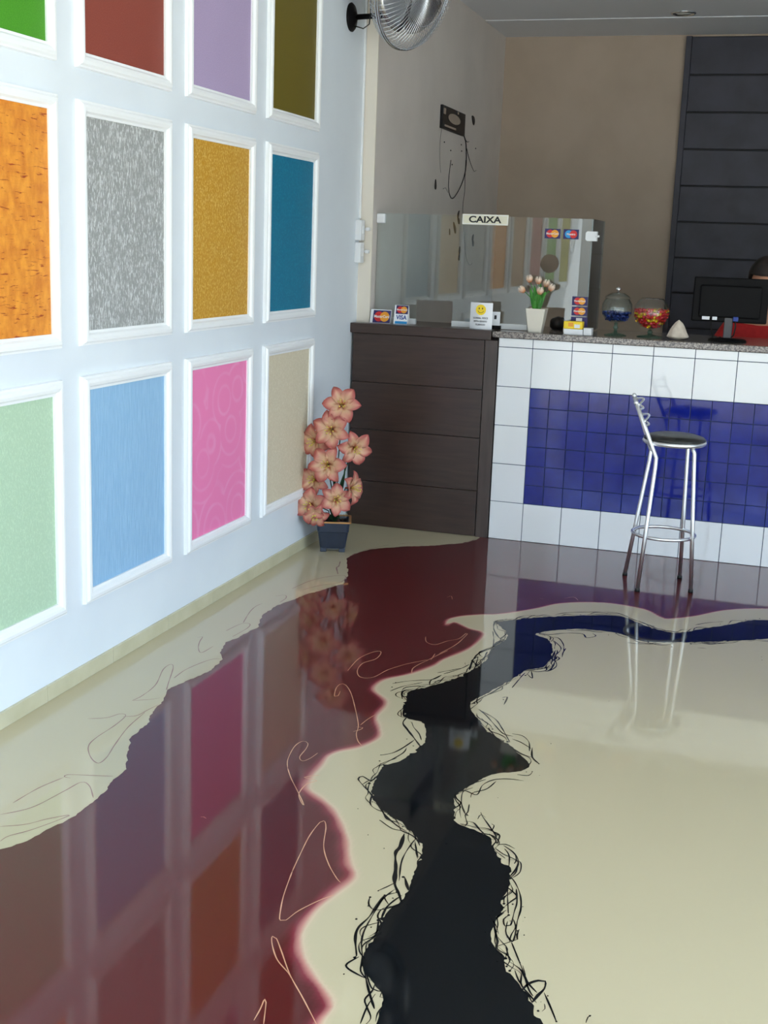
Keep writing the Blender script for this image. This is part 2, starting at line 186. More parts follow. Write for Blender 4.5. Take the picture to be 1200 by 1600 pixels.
def sheet(name, base, flecks, kind):
    """textured sample coats: fine flecks, vertical streaks, horizontal gouges or soft swirls"""
    m = mat(name, base, 0.55); n, l, p = nt(m)
    if kind == 'plain':
        v = coords(m, (1, 1, 1)); f = noise(m, v, 260, 3)
        l.new(ramp(m, f, [(0.4, base), (0.7, flecks)]), p.inputs['Base Color']); bump(m, f, 0.35, 0.001)
    elif kind == 'fleck':
        v = coords(m, (1, 1, 0.6)); f = noise(m, v, 170, 4, 0.65)
        l.new(ramp(m, f, [(0.40, base), (0.50, base), (0.64, flecks)]), p.inputs['Base Color']); bump(m, f, 0.6, 0.003)
    elif kind == 'streak':
        v = coords(m, (1, 1.5, 0.45)); f = noise(m, v, 120, 5, 0.65)
        l.new(ramp(m, f, [(0.44, base), (0.50, base), (0.60, flecks)]), p.inputs['Base Color']); bump(m, f, 0.8, 0.004)
    elif kind == 'grain':
        v = coords(m, (1, 2.2, 0.16)); f = noise(m, v, 85, 4, 0.6)
        l.new(ramp(m, f, [(0.38, base), (0.7, flecks)]), p.inputs['Base Color']); bump(m, f, 0.6, 0.003)
    elif kind == 'gouge':
        v = coords(m, (1, 0.32, 2.4)); f = noise(m, v, 58, 5, 0.6, 0.5)
        v2 = coords(m, (1, 0.8, 0.5)); g = noise(m, v2, 34, 4, 0.6)
        mx = n.new('ShaderNodeMix'); mx.data_type = 'RGBA'; mx.blend_type = 'MULTIPLY'; mx.inputs[0].default_value = 1
        c1 = ramp(m, f, [(0.34, flecks), (0.405, base), (0.8, base)]); c2 = ramp(m, g, [(0.35, srgb(228, 205, 190)), (0.65, srgb(255, 255, 255))])
        l.new(c1, mx.inputs['A']); l.new(c2, mx.inputs['B']); l.new(mx.outputs['Result'], p.inputs['Base Color']); bump(m, f, 0.7, 0.004)
    elif kind == 'swirl':
        v = coords(m, (1, 1, 1)); t = n.new('ShaderNodeTexVoronoi'); t.inputs['Scale'].default_value = 4.2
        t.feature = 'F1'; l.new(v, t.inputs['Vector'])
        w = n.new('ShaderNodeMath'); w.operation = 'MULTIPLY'; w.inputs[1].default_value = 30; l.new(t.outputs['Distance'], w.inputs[0])
        s = n.new('ShaderNodeMath'); s.operation = 'SINE'; l.new(w.outputs[0], s.inputs[0])
        f = noise(m, v, 6, 2)
        mu = n.new('ShaderNodeMath'); mu.operation = 'MULTIPLY'; l.new(s.outputs[0], mu.inputs[0]); l.new(f, mu.inputs[1])
        l.new(ramp(m, mu.outputs[0], [(0.25, base), (0.6, flecks)]), p.inputs['Base Color']); bump(m, mu.outputs[0], 0.08, 0.003)
    return m

# ------------------------------------------------------------------ mesh helpers
class MB:
    """collects shapes and links them as one mesh object"""
    def __init__(s): s.bm = bmesh.new()
    def box(s, lo, hi, bevel=0.0, mi=0, rot=None):
        lo, hi = Vector(lo), Vector(hi); c = (lo+hi)/2; d = hi-lo
        g = bmesh.ops.create_cube(s.bm, size=1.0); vs = g['verts']
        for v in vs: v.co = Vector((v.co.x*d.x, v.co.y*d.y, v.co.z*d.z))
        if bevel:
            es = list({e for v in vs for e in v.link_edges})
            r = bmesh.ops.bevel(s.bm, geom=es, offset=bevel, segments=2, affect='EDGES', profile=0.5)
            vs = list({v for f in r['faces'] for v in f.verts} | {v for v in vs if v.is_valid})
        m = (rot if rot else Matrix.Identity(3))
        for v in vs: v.co = m @ v.co + c
        if mi:
            for f in {f for v in vs for f in v.link_faces}: f.material_index = mi
        return s
    def tube(s, pts, r, seg=10, cap=True, closed=False, mi=0):
        P = [Vector(p) for p in pts]; n = len(P); rs = r if isinstance(r, (list, tuple)) else [r]*n
        rings = []; prev = None
        for i in range(n):
            if closed: t = (P[(i+1) % n]-P[i-1]).normalized()
            else: t = (P[min(i+1, n-1)]-P[max(i-1, 0)]).normalized()
            if prev is None:
                a = Vector((0, 0, 1)) if abs(t.z) < 0.9 else Vector((1, 0, 0)); u = t.cross(a).normalized()
            else:
                u = (prev - t*prev.dot(t)).normalized()
            prev = u; w = t.cross(u)
            rings.append([s.bm.verts.new(P[i]+(u*math.cos(2*PI*k/seg)+w*math.sin(2*PI*k/seg))*rs[i]) for k in range(seg)])
        for i in range(n if closed else n-1):
            A, B = rings[i], rings[(i+1) % n]; off = 0
            if closed and i == n-1:
                off = min(range(seg), key=lambda k: (A[0].co-B[k].co).length)
            for k in range(seg):
                f = s.bm.faces.new((A[k], A[(k+1) % seg], B[(k+1+off) % seg], B[(k+off) % seg])); f.smooth = True; f.material_index = mi
        if cap and not closed:
            for rr in (rings[0][::-1], rings[-1]):
                f = s.bm.faces.new(rr); f.material_index = mi
        return s
    def lathe(s, prof, c=(0, 0, 0), seg=32, mat3=None, mi=0, close=False):
        """prof: (radius, height) points, turned about z"""
        c = Vector(c); rings = []; m = mat3 if mat3 else Matrix.Identity(3)
        for r, h in prof:
            if r < 1e-6: rings.append([s.bm.verts.new(c + m @ Vector((0, 0, h)))])
            else: rings.append([s.bm.verts.new(c + m @ Vector((r*math.cos(2*PI*k/seg), r*math.sin(2*PI*k/seg), h))) for k in range(seg)])
        n = len(rings)
        for i in range(n if close else n-1):
            A, B = rings[i], rings[(i+1) % n]
            for k in range(seg):
                k2 = (k+1) % seg
                if len(A) == 1 and len(B) == 1: continue
                if len(A) == 1: f = s.bm.faces.new((A[0], B[k2], B[k]))
                elif len(B) == 1: f = s.bm.faces.new((A[k], A[k2], B[0]))
                else: f = s.bm.faces.new((A[k], A[k2], B[k2], B[k]))
                f.smooth = True; f.material_index = mi
        return s
    def ball(s, c, r, seg=12, sc3=(1, 1, 1), mi=0):
        g = bmesh.ops.create_uvsphere(s.bm, u_segments=seg, v_segments=max(6, seg*2//3), radius=1)
        for v in g['verts']: v.co = Vector((v.co.x*r*sc3[0], v.co.y*r*sc3[1], v.co.z*r*sc3[2])) + Vector(c)
        for f in {f for v in g['verts'] for f in v.link_faces}: f.smooth = True; f.material_index = mi
        return s
    def prism(s, pts, axis, lo, hi, mi=0, holes=()):
        """outline (2-D) pushed out along an axis; 'x' outline is (y,z), 'y' outline is (x,z), 'z' outline is (x,y)"""
        def mk(a, b, t): return Vector((t, a, b)) if axis == 'x' else Vector((a, t, b)) if axis == 'y' else Vector((a, b, t))
        loops = [pts]+list(holes); V = []
        for t in (lo, hi): V.append([s.bm.verts.new(mk(a, b, t)) for L in loops for a, b in L])
        tri = tessellate_polygon([[Vector((a, b, 0)) for a, b in L] for L in loops])
        for T in tri:
            for k, vv in enumerate(V):
                try:
                    f = s.bm.faces.new([vv[i] for i in T]); f.material_index = mi
                except ValueError: pass
        i0 = 0
        for L in loops:
            n = len(L)
            for i in range(n):
                a, b = i0+i, i0+(i+1) % n
                f = s.bm.faces.new((V[0][a], V[0][b], V[1][b], V[1][a])); f.material_index = mi
            i0 += n
        return s
    def sweep_rect(s, y0, y1, z0, z1, prof, x=0.0):
        """moulding of the given (outward, height) profile mitred round a rectangle on the plane x"""
        cs = [(y0, z0, -1, -1), (y1, z0, 1, -1), (y1, z1, 1, 1), (y0, z1, -1, 1)]
        rings = [[s.bm.verts.new((x+h, cy+sy*d, cz+sz*d)) for d, h in prof] for cy, cz, sy, sz in cs]
        for i in range(4):
            A, B = rings[i], rings[(i+1) % 4]
            for k in range(len(prof)-1): s.bm.faces.new((A[k], A[k+1], B[k+1], B[k]))
        return s
    def build(s, name, m, parent=None, normals=True, loc=None, **kw):
        if normals: bmesh.ops.recalc_face_normals(s.bm, faces=s.bm.faces[:])
        me = bpy.data.meshes.new(name); s.bm.to_mesh(me); s.bm.free()
        for x in (m if isinstance(m, (list, tuple)) else [m]): me.materials.append(x)
        o = bpy.data.objects.new(name, me); COL.objects.link(o)
        if parent is not None:
            o.parent = parent
            if not loc: o.matrix_parent_inverse = parent.matrix_basis.inverted()
        if loc: o.location = loc
        for k, v in kw.items(): o[k] = v
        return o
def thing(name, label, cat, loc=(0, 0, 0), group=None, rz=0.0):
    o = bpy.data.objects.new(name, None); COL.objects.link(o); o.location = loc; o.rotation_euler = (0, 0, rz)
    o['label'] = label; o['category'] = cat; o.empty_display_size = 0.05
    if group: o['group'] = group
    return o
def tag(o, label, cat, group=None):
    o['label'] = label; o['category'] = cat
    if group: o['group'] = group
    return o
def struct(o): o['kind'] = 'structure'; return o
def copy_tree(o, parent=None):
    c = o.copy(); COL.objects.link(c)
    if parent is not None: c.parent = parent
    for ch in list(o.children): copy_tree(ch, c)
    return c
def text_obj(name, body, size, m, parent, loc, rot=(PI/2, 0, 0), sx=1.0, align='CENTER', extrude=0.0004, bold=0.0):
    cu = bpy.data.curves.new(name, 'FONT'); cu.body = body; cu.size = size; cu.align_x = align; cu.align_y = 'CENTER'
    cu.extrude = extrude; cu.offset = bold*1.0
    t = bpy.data.objects.new('tmp', cu); COL.objects.link(t)
    bpy.context.view_layer.update()
    me = bpy.data.meshes.new_from_object(t.evaluated_get(bpy.context.evaluated_depsgraph_get()))
    bpy.data.objects.remove(t)
    me.materials.clear(); me.materials.append(m)
    mw = Matrix.Translation(loc) @ Euler(rot).to_matrix().to_4x4() @ Matrix.Diagonal((sx, 1, 1, 1))
    me.transform(mw)
    o = bpy.data.objects.new(name, me); COL.objects.link(o)
    if parent is not None: o.parent = parent; o.matrix_parent_inverse = parent.matrix_basis.inverted()
    return o
def crom(P, step, closed=False):
    """Catmull-Rom through 2-D points, resampled at about the given step"""
    P = [Vector(p) for p in P]; out = []
    for i in range(len(P)-1):
        a, b, c, d = P[max(i-1, 0)], P[i], P[i+1], P[min(i+2, len(P)-1)]
        n = max(1, int((c-b).length/step))
        for k in range(n):
            t = k/n
            out.append(0.5*((2*b)+(c-a)*t+(2*a-5*b+4*c-d)*t*t+(3*b-a-3*c+d)*t*t*t))
    out.append(P[-1]); return out
def lin(P, step):
    P = [Vector(p) for p in P]; out = []
    for b, c in zip(P, P[1:]):
        n = max(1, int((c-b).length/step)); out += [b.lerp(c, k/n) for k in range(n)]
    out.append(P[-1]); return out
def jag(P, amp, rnd, spike=0.0):
    out = []; n = len(P); v = 0.0
    for i, p in enumerate(P):
        t = (P[min(i+1, n-1)]-P[max(i-1, 0)]); nn = Vector((-t.y, t.x)).normalized() if t.length > 0 else Vector((0, 0))
        v = 0.6*v + rnd.uniform(-amp, amp); s = 0
        if spike and rnd.random() < 0.10: s = rnd.uniform(-spike, spike)
        out.append(p+nn*(v+s) if 0 < i < n-1 else p)
    return out

# ------------------------------------------------------------------ the floor
YF, YB, XR, ZC = -1.0, 9.25, 4.8, 2.975
DC = 6.2477                                  # front face of the counter
def mm(L): return [(x/1000, y/1000) for x, y in L]
def build_floor():
    bm = bmesh.new(); lay = bm.verts.layers.float.new('paint')
    gx0, gx1, gy0, gy1, st = 0.0, 3.6, 1.4, 6.26, 0.012
    NX = int(round((gx1-gx0)/st)); NY = int(round((gy1-gy0)/st))
    xs = np.linspace(gx0, gx1, NX+1); ys = np.linspace(gy0, gy1, NY+1)
    X, Y = np.meshgrid(xs, ys)
    edge = [tuple(p) for p in crom([(1.45, 1.0), (1.42, 1.9)]+mm(MAROON_RIGHT)+[(3.0, 5.30), (4.2, 5.2)], 0.02)]
    E = np.array(edge); best = np.full(X.shape, 9.0)
    for (ax, ay), (bx, by) in zip(E[:-1], E[1:]):
        dx, dy = bx-ax, by-ay; L2 = dx*dx+dy*dy+1e-12
        t = np.clip(((X-ax)*dx+(Y-ay)*dy)/L2, 0, 1)
        best = np.minimum(best, np.hypot(X-ax-t*dx, Y-ay-t*dy))
    poly = np.array(edge+[(4.2, 7.0), (-1, 7.0), (-1, 1.0)]); inside = np.zeros(X.shape, bool)
    x1, y1 = poly[-1]
    for x2, y2 in poly:
        c = ((y1 > Y) != (y2 > Y)); 
        if y1 != y2: inside ^= c & (X < (x2-x1)*(Y-y1)/(y2-y1)+x1)
        x1, y1 = x2, y2
    sd = np.where(inside, best, -best)
    w = np.clip(0.029-(Y-3.0)*0.0085, 0.008, 0.029)             # the bled edge is broader where it was poured wetter
    wob = 0.25*np.sin(X*31+Y*17)+0.2*np.sin(X*57-Y*43)
    pv = np.clip(0.5+sd/(2*w*(1+wob*0.6))-0.08, 0, 1); pv = pv*pv*(3-2*pv)
    V = [[None]*(NX+1) for _ in range(NY+1)]
    for j in range(NY+1):
        for i in range(NX+1):
            v = bm.verts.new((xs[i], ys[j], 0)); v[lay] = float(pv[j, i]); V[j][i] = v
    for j in range(NY):
        for i in range(NX):
            bm.faces.new((V[j][i], V[j][i+1], V[j+1][i+1], V[j+1][i]))
    def quad(x0, y0, x1, y1, paint=0.0):
        q = [bm.verts.new((a, b, 0)) for a, b in ((x0, y0), (x1, y0), (x1, y1), (x0, y1))]
        for v in q: v[lay] = paint
        bm.faces.new(q)
    quad(0, YF, XR, gy0); quad(0, gy1, XR, YB); quad(gx1, gy0, XR, 5.2); quad(gx1, 5.2, XR, gy1, 1.0)
    # slab edge so that the floor is solid
    q = [bm.verts.new(p) for p in ((0, YF, -0.1), (XR, YF, -0.1), (XR, YB, -0.1), (0, YB, -0.1))]; bm.faces.new(q[::-1])
    def patch(P, z, mi):
        vs = [bm.verts.new((p[0], p[1], z)) for p in P]
        for T in tessellate_polygon([[Vector((p[0], p[1], 0)) for p in P]]):
            a, b, c = (vs[i] for i in T)
            if (b.co-a.co).cross(c.co-a.co).z < 0: a, c = c, a
            try: f = bm.faces.new((a, b, c)); f.material_index = mi
            except ValueError: pass
    def ribbon(P, w, z, mi, rnd, blob=0.25, taper=True):
        P = crom(P, 0.008) ; n = len(P)
        if n < 3: return
        A = []; ph = rnd.uniform(0, 6)
        for i, p in enumerate(P):
            t = (P[min(i+1, n-1)]-P[max(i-1, 0)]); nn = Vector((-t.y, t.x)); nn = nn.normalized() if nn.length > 1e-9 else Vector((1, 0))
            k = 1+blob*math.sin(ph+i*0.35)+blob*0.6*math.sin(ph*2+i*0.83)
            if taper: k *= min(1, 0.35+min(i, n-1-i)/4)
            A.append((bm.verts.new((*(p+nn*w*k/2), z)), bm.verts.new((*(p-nn*w*k/2), z))))
        for (a, b), (c, d) in zip(A, A[1:]):
            f = bm.faces.new((b, a, c, d)[::-1]); f.material_index = mi
            f.normal_update()
            if f.normal.z < 0: f.normal_flip()
    def dot(x, y, r, z, mi, rnd):
        n = 12; e = rnd.uniform(0.75, 1.15); f0 = rnd.uniform(0, 3)
        vs = [bm.verts.new((x+r*e*math.cos(2*PI*k/n)*(1+0.15*math.sin(3*k+f0)), y+r*math.sin(2*PI*k/n)*1.25, z)) for k in range(n)]
        f = bm.faces.new(vs); f.material_index = mi
    rn = random.Random(3)
    left = jag(lin(mm(MAROON_LEFT), 0.012), 0.0035, rn)
    patch([(0.0, 1.2), (0.25, 1.9)]+left[0:]+[(0.735, 6.26), (0.0, 6.26)], 0.0003, 1)
    bl = jag(crom(mm(BLACK_LEFT), 0.010), 0.0035, rn, 0.010); br = jag(crom(mm(BLACK_RIGHT), 0.010), 0.0028, rn, 0.006)
    patch([(2.1, 1.3), (1.70, 2.0)]+bl+[(2.9, 4.95), (3.6, 5.1), (3.6, 4.9), (2.9, 4.75)]+br+[(2.35, 2.0), (2.6, 1.3)], 0.0004, 2)
    for w, P in CREAM_LINES: ribbon(mm(P), max(w*1.15/1000, 0.0024), 0.0007, 3, rn, 0.18)
    for w, P in BROWN_LINES: ribbon(mm(P), max(w*1.5/1000, 0.003), 0.0007, 4, rn, 0.2)
    for w, P in BLACK_LINES: ribbon(mm(P), max(w*1.8/1000, 0.0034), 0.0007, 2, rn, 0.3)
    for w, x, y in BLACK_DOTS: dot(x/1000, y/1000, w/1600, 0.0009, 2, rn)
    # thin dribbled threads running along both edges of the black pour
    for edge_, sgn in ((bl, 1), (br, 1)):
        for _ in range(58):
            i0 = rn.randrange(4, len(edge_)-30); ln_ = rn.randrange(7, 22); off = rn.uniform(0.004, 0.034); am = rn.uniform(0.004, 0.014); ph = rn.uniform(0, 6); P = []
            for q_ in range(0, ln_, 3):
                p = edge_[i0+q_]; t_ = edge_[min(i0+q_+2, len(edge_)-1)]-edge_[i0+q_-2]; nn = Vector((-t_.y, t_.x)).normalized()
                P.append(tuple(p+nn*sgn*(off*math.sin(PI*(q_+1.5)/(ln_+1))+am*math.sin(ph+q_*0.55))))
            if len(P) > 2: ribbon(P, rn.uniform(0.0018, 0.0042), 0.0008, 2, rn, 0.4)
            if rn.random() < 0.5: dot(P[-1][0], P[-1][1], rn.uniform(0.002, 0.0045), 0.0009, 2, rn)
    # fine splatter scattered beside the black pour
    for _ in range(150):
        p = rn.choice(bl+br); a = rn.uniform(0, 2*PI); d = rn.uniform(0.01, 0.07)
        dot(p.x+math.cos(a)*d, p.y+math.sin(a)*d, rn.uniform(0.0008, 0.003), 0.0009, 2, rn)
    me = bpy.data.meshes.new('floor'); bm.to_mesh(me); bm.free()
    for k in ('floor_main', 'floor_cream', 'floor_black', 'floor_cream_line', 'floor_brown_line'): me.materials.append(M[k])
    o = bpy.data.objects.new('floor', me); COL.objects.link(o); struct(o)
build_floor()

# ------------------------------------------------------------------ the room shell
XS, YS = 0.072, 6.33                          # the wall steps out here
b = MB(); b.box((-0.2, YF, -0.1), (0, YS, ZC+0.12)); struct(b.build('wall_left', M['wall']))
b = MB(); b.box((-0.2, YS, -0.1), (XS, YS+0.012, ZC+0.12)); struct(b.build('trim_1', M['pilaster']))
b = MB(); b.box((-0.2, YS+0.012, -0.1), (XS, YB, ZC+0.12)); struct(b.build('wall_left_rear', M['grey_wall']))
b = MB(); b.box((-0.2, YB, -0.1), (XR+0.2, YB+0.2, ZC+0.12)); struct(b.build('wall_back', M['cream_wall']))
b = MB(); b.box((XR, 4.4, -0.1), (XR+0.2, YB, ZC+0.12)); b.box((XR, YF, 1.95), (XR+0.2, 4.4, ZC+0.12)); struct(b.build('wall_right', M['wall']))  # wall left open below the header: unseen opening added to light the left wall
b = MB(); b.box((-0.2, YF-0.2, ZC), (XR+0.2, YB+0.2, ZC+0.12)); b.box((XS, 8.60, ZC-0.006), (XR, YB, ZC+0.01), 0.002)
struct(b.build('ceiling', M['ceiling']))
b = MB(); b.box((-0.2, YF-0.2, 2.3), (XR+0.2, YF, ZC)); struct(b.build('wall_front', M['wall']))
b = MB(); b.box((-30, -40, -0.16), (35, YF-0.002, -0.02)); b.box((XR+0.002, YF-0.002, -0.16), (35, 12, -0.02)); struct(b.build('ground_outside', M['pavement']))
b = MB(); b.box((-30, -20, -0.02), (35, -18, 4.2)); struct(b.build('wall_across_street_added', M['facade']))  # unseen street front, added to block low sky and darken the tile reflections
b = MB(); js = [-1.0]+[3.32-0.415*k for k in range(10, 0, -1)]+[3.32, 3.74, 4.16, 4.56, 4.985, 5.395, 5.81, DC+0.0]
for a, c in zip(js, js[1:]): b.box((0, a+0.0012, 0), (0.010, c-0.0012, 0.053), 0.0015)
struct(b.build('baseboard_left', M['baseboard']))

# ------------------------------------------------------------------ framed sample panels on the left wall
PROF = [(0.0, 0.0), (0.0, 0.010), (0.008, 0.011), (0.014, 0.019), (0.024, 0.022), (0.034, 0.021), (0.040, 0.014), (0.046, 0.013), (0.048, 0.0)]
ROWS = {'top': (2.038, 2.717), 'middle': (1.1803, 1.8489), 'low': (0.3108, 0.9865)}
def sample_panel(y0, y1, row, m, label):
    z0, z1 = ROWS[row]
    t = thing('wall_panel', label, 'wall panel', (0, (y0+y1)/2, z0), 'framed texture samples on the left wall')
    MB().sweep_rect(y0, y1, z0, z1, PROF).build('moulding_frame', M['trim_white'], t)
    MB().box((0.0, y0, z0), (0.004, y1, z1)).build('textured_sheet', m, t)
S = srgb
A, B, C, D = (2.850, 3.3904), (3.6037, 4.1356), (4.3556, 4.8847), (5.1105, 5.6251)
panels = [
 (A, 'top', sheet('green_coat', S(66, 146, 22), S(84, 160, 40), 'plain'), 'bright green textured panel in white moulding, upper left corner of the wall'),
 (B, 'top', sheet('brick_red_coat', S(142, 64, 52), S(152, 76, 62), 'plain'), 'brick red panel in white moulding above the silver grey panel'),
 (C, 'top', sheet('lilac_coat', S(178, 158, 196), S(190, 172, 206), 'plain'), 'lilac panel in white moulding above the mustard gold panel'),
 (D, 'top', sheet('olive_coat', S(106, 93, 22), S(118, 104, 26), 'plain'), 'olive green panel in white moulding above the teal panel'),
 (A, 'middle', sheet('orange_coat', S(244, 162, 56), S(176, 72, 20), 'gouge'), 'orange panel with dark horizontal gouges in white moulding'),
 (B, 'middle', sheet('silver_grey_coat', S(160, 162, 160), S(222, 224, 224), 'streak'), 'silver grey panel flecked with white streaks in white moulding'),
 (C, 'middle', sheet('mustard_coat', S(206, 150, 36), S(236, 200, 110), 'fleck'), 'mustard gold speckled panel in white moulding'),
 (D, 'middle', sheet('teal_coat', S(0, 116, 152), S(20, 140, 172), 'fleck'), 'teal blue panel in white moulding nearest the wall fan'),
 (A, 'low', sheet('mint_coat', S(184, 212, 182), S(198, 224, 194), 'fleck'), 'pale mint green panel in white moulding at the lower left'),
 (B, 'low', sheet('sky_blue_coat', S(146, 190, 226), S(164, 204, 236), 'grain'), 'sky blue vertically grained panel in white moulding'),
 (C, 'low', sheet('pink_coat', S(252, 138, 190), S(254, 156, 202), 'swirl'), 'pink panel with faint swirls in white moulding'),
 (D, 'low', sheet('beige_coat', S(224, 212, 184), S(238, 228, 204), 'fleck'), 'beige textured panel in white moulding behind the potted lilies'),
 ((2.09, 2.63), 'middle', sheet('tan_coat', S(176, 132, 96), S(190, 150, 112), 'fleck'), 'tan panel in white moulding, mirrored in the glass right of the cashier sign'),
 ((1.335, 1.87), 'middle', sheet('dusty_red_coat', S(160, 76, 84), S(176, 96, 100), 'plain'), 'dusty red panel in white moulding, mirrored in the glass beside the green one'),
 ((0.575, 1.11), 'middle', sheet('leaf_green_coat', S(98, 158, 60), S(116, 170, 80), 'plain'), 'leaf green panel in white moulding, mirrored in the glass above the tulips'),
 ((-0.185, 0.35), 'middle', sheet('yellow_green_coat', S(164, 160, 60), S(178, 172, 80), 'plain'), 'yellow green panel in white moulding, mirrored around the round speaking hole'),
]
for (y0, y1), row, m, lab in panels: sample_panel(y0, y1, row, m, lab)

# ------------------------------------------------------------------ slatted dark wall behind the counter
t = thing('slatted_wall_panel', 'charcoal wall covered in wide horizontal boards behind the counter', 'wall panelling', (3.4, YB, 0))
b = MB(); z = -0.0; g = 0.977
MB().box((1.365, YB-0.012, 0.0), (XR, YB, ZC-0.02)).build('backing', M['groove'], t)
b = MB(); edges = [0.0]+[0.977-0.2465*k for k in (3, 2, 1)]+[0.977+0.2465*k for k in range(0, 8)]+[ZC-0.02]
for a, c in zip(edges, edges[1:]): b.box((1.385, YB-0.034, a+0.006), (XR, YB-0.010, c-0.006), 0.002)
b.build('board', M['slat'], t)
MB().box((1.345, YB-0.045, 0), (1.384, YB, ZC-0.02), 0.002).build('edge_trim', M['slat'], t)

# ------------------------------------------------------------------ tiled reception counter
X0, X1 = 0.796, 4.6
t = thing('reception_counter', 'reception counter faced in white tiles around a field of cobalt blue tiles', 'counter', (2.6, DC, 0))
MB().box((X0, DC+0.004, 0), (X1, DC+0.16, 1.046)).build('body', M['grout'], t)
cols = [X0]+[0.972+0.2*k for k in range(0, 19)]
rows = [0.0, 0.2, 0.4, 0.6, 0.8, 1.0, 1.046]; g = 0.0016
bw, bb = MB(), MB(); rt = random.Random(11)
def tile(bmx, x0, x1, z0, z1, j=0.0):
    rot = Euler((rt.uniform(-j, j), 0, rt.uniform(-j, j))).to_matrix()
    bmx.box((x0+g, DC-0.002, z0+g), (x1-g, DC+0.006, z1-g), 0.0012, rot=rot)
for i in range(len(cols)-1):
    for k in range(6):
        x0, x1, z0, z1 = cols[i], cols[i+1], rows[k], rows[k+1]
        if i > 0 and 1 <= k <= 3:
            for a in (0, 1):
                for c in (0, 1):
                    tile(bb, x0+a*0.1, x0+(a+1)*0.1, z0+c*0.1, z0+(c+1)*0.1, 0.004)
        else: tile(bw, x0, x1, z0, z1, 0.0012)
bw.build('white_tiling', M['tile_white'], t, label='white glazed tiles with blue grey joints')
bb.build('blue_tiling', M['tile_blue'], t, label='field of small cobalt blue glazed tiles')
b = MB(); b.box((0.762, DC-0.012, 1.046), (X1+0.02, DC+0.62, 1.078), 0.004)
tag(b.build('granite_countertop', M['granite']), 'speckled grey granite slab lying on the tiled counter', 'countertop')

# ------------------------------------------------------------------ dark wooden cabinet between wall and counter
t = thing('wooden_cabinet', 'dark brown wooden cabinet with grooved front between wall and tiled counter', 'cabinet', (0.39, DC+0.1, 0))
zs = [0.0, 0.244, 0.523, 0.774, 1.03]; b = MB()
for a, c in zip(zs, zs[1:]): b.box((0.014, DC-0.004, a+0.0015), (0.722, DC+0.02, c-0.0015), 0.0015)
b.build('front_panel', M['wood'], t)
MB().box((0.010, DC+0.012, 0), (0.758, DC+0.075, 1.03)).box((XS+0.003, DC+0.07, 0), (0.758, DC+0.40, 1.03)).build('body', M['wood'], t)
MB().box((0.727, DC-0.008, 0), (0.792, DC+0.02, 1.03), 0.002).build('stile', M['wood_edge'], t)
MB().box((0.001, DC-0.020, 1.030), (0.758, DC+0.075, 1.080), 0.003).box((XS+0.003, DC+0.07, 1.045), (0.758, DC+0.42, 1.080), 0.003).build('cabinet_top', M['wood'], t)

# ------------------------------------------------------------------ glass cashier screen
YG = 6.40; GZ = 1.084; GX0, GX1, GT = XS+0.006, 1.211, 1.648
t = thing('glass_screen', 'clear glass cashier screen with a round speaking hole and two slots', 'glass screen', ((GX0+GX1)/2, YG, 1.08))
def circ(cx, cz, r, n=40): return [(cx+r*math.cos(-2*PI*k/n), cz+r*math.sin(-2*PI*k/n)) for k in range(n)]
out = [(GX0, GZ), (0.308, GZ), (0.308, 1.208), (0.506, 1.208), (0.506, GZ), (0.908, GZ), (0.908, 1.203), (1.096, 1.203), (1.096, GZ), (GX1, GZ), (GX1, GT), (GX0, GT)]
MB().prism(out, 'y', YG-0.004, YG+0.004, holes=[circ(1.003, 1.422, 0.047)]).build('front_pane', M['glass'], t)
MB().prism([(YG+0.006, GZ), (YG+0.42, GZ), (YG+0.42, GT), (YG+0.006, GT)], 'x', GX1-0.008, GX1).build('side_pane', M['glass'], t)
MB().box((GX0-0.004, YG-0.014, 1.596), (0.120, YG+0.014, 1.645), 0.006).build('wall_clamp', M['white_plastic'], t)
b = MB(); b.prism([(1.174+0.022*(1-math.cos(a)) if a else 1.174, 0) for a in ()] or [(1.178, 1.548), (1.186, 1.541), (1.235, 1.541), (1.235, 1.588), (1.186, 1.588), (1.178, 1.581)], 'y', YG-0.014, YG+0.016)
b.tube([(1.228, YG-0.01, 1.565), (1.246, YG-0.01, 1.565)], 0.006); b.build('corner_clamp', M['white_plastic'], t)
for x0, x1 in ((GX0, 0.308), (0.506, 0.908), (1.096, GX1)):
    MB().box((x0, YG-0.013, 1.080), (x1, YG-0.0045, 1.108), 0.001).box((x0, YG+0.0045, 1.080), (x1, YG+0.013, 1.108), 0.001).build('base_channel', M['white_plastic'], t)

t = thing('cashier_sign', 'cream plastic sign reading CAIXA on the top edge of the glass', 'sign', (0.658, YG, 1.603))
MB().box((0.537, YG-0.0075, 1.603), (0.779, YG-0.0045, 1.656), 0.001).build('plate', M['sign'], t)
MB().prism([(0.540, 1.606), (0.776, 1.606), (0.776, 1.653), (0.540, 1.653)], 'y', YG-0.0080, YG-0.0076, holes=[[(0.5425, 1.6085), (0.5425, 1.6505), (0.7735, 1.6505), (0.7735, 1.6085)]]).build('border', M['paper'], t)
text_obj('lettering', 'CAIXA', 0.044, M['ink'], t, (0.656, YG-0.0080, 1.6285), sx=1.28, bold=0.0014)

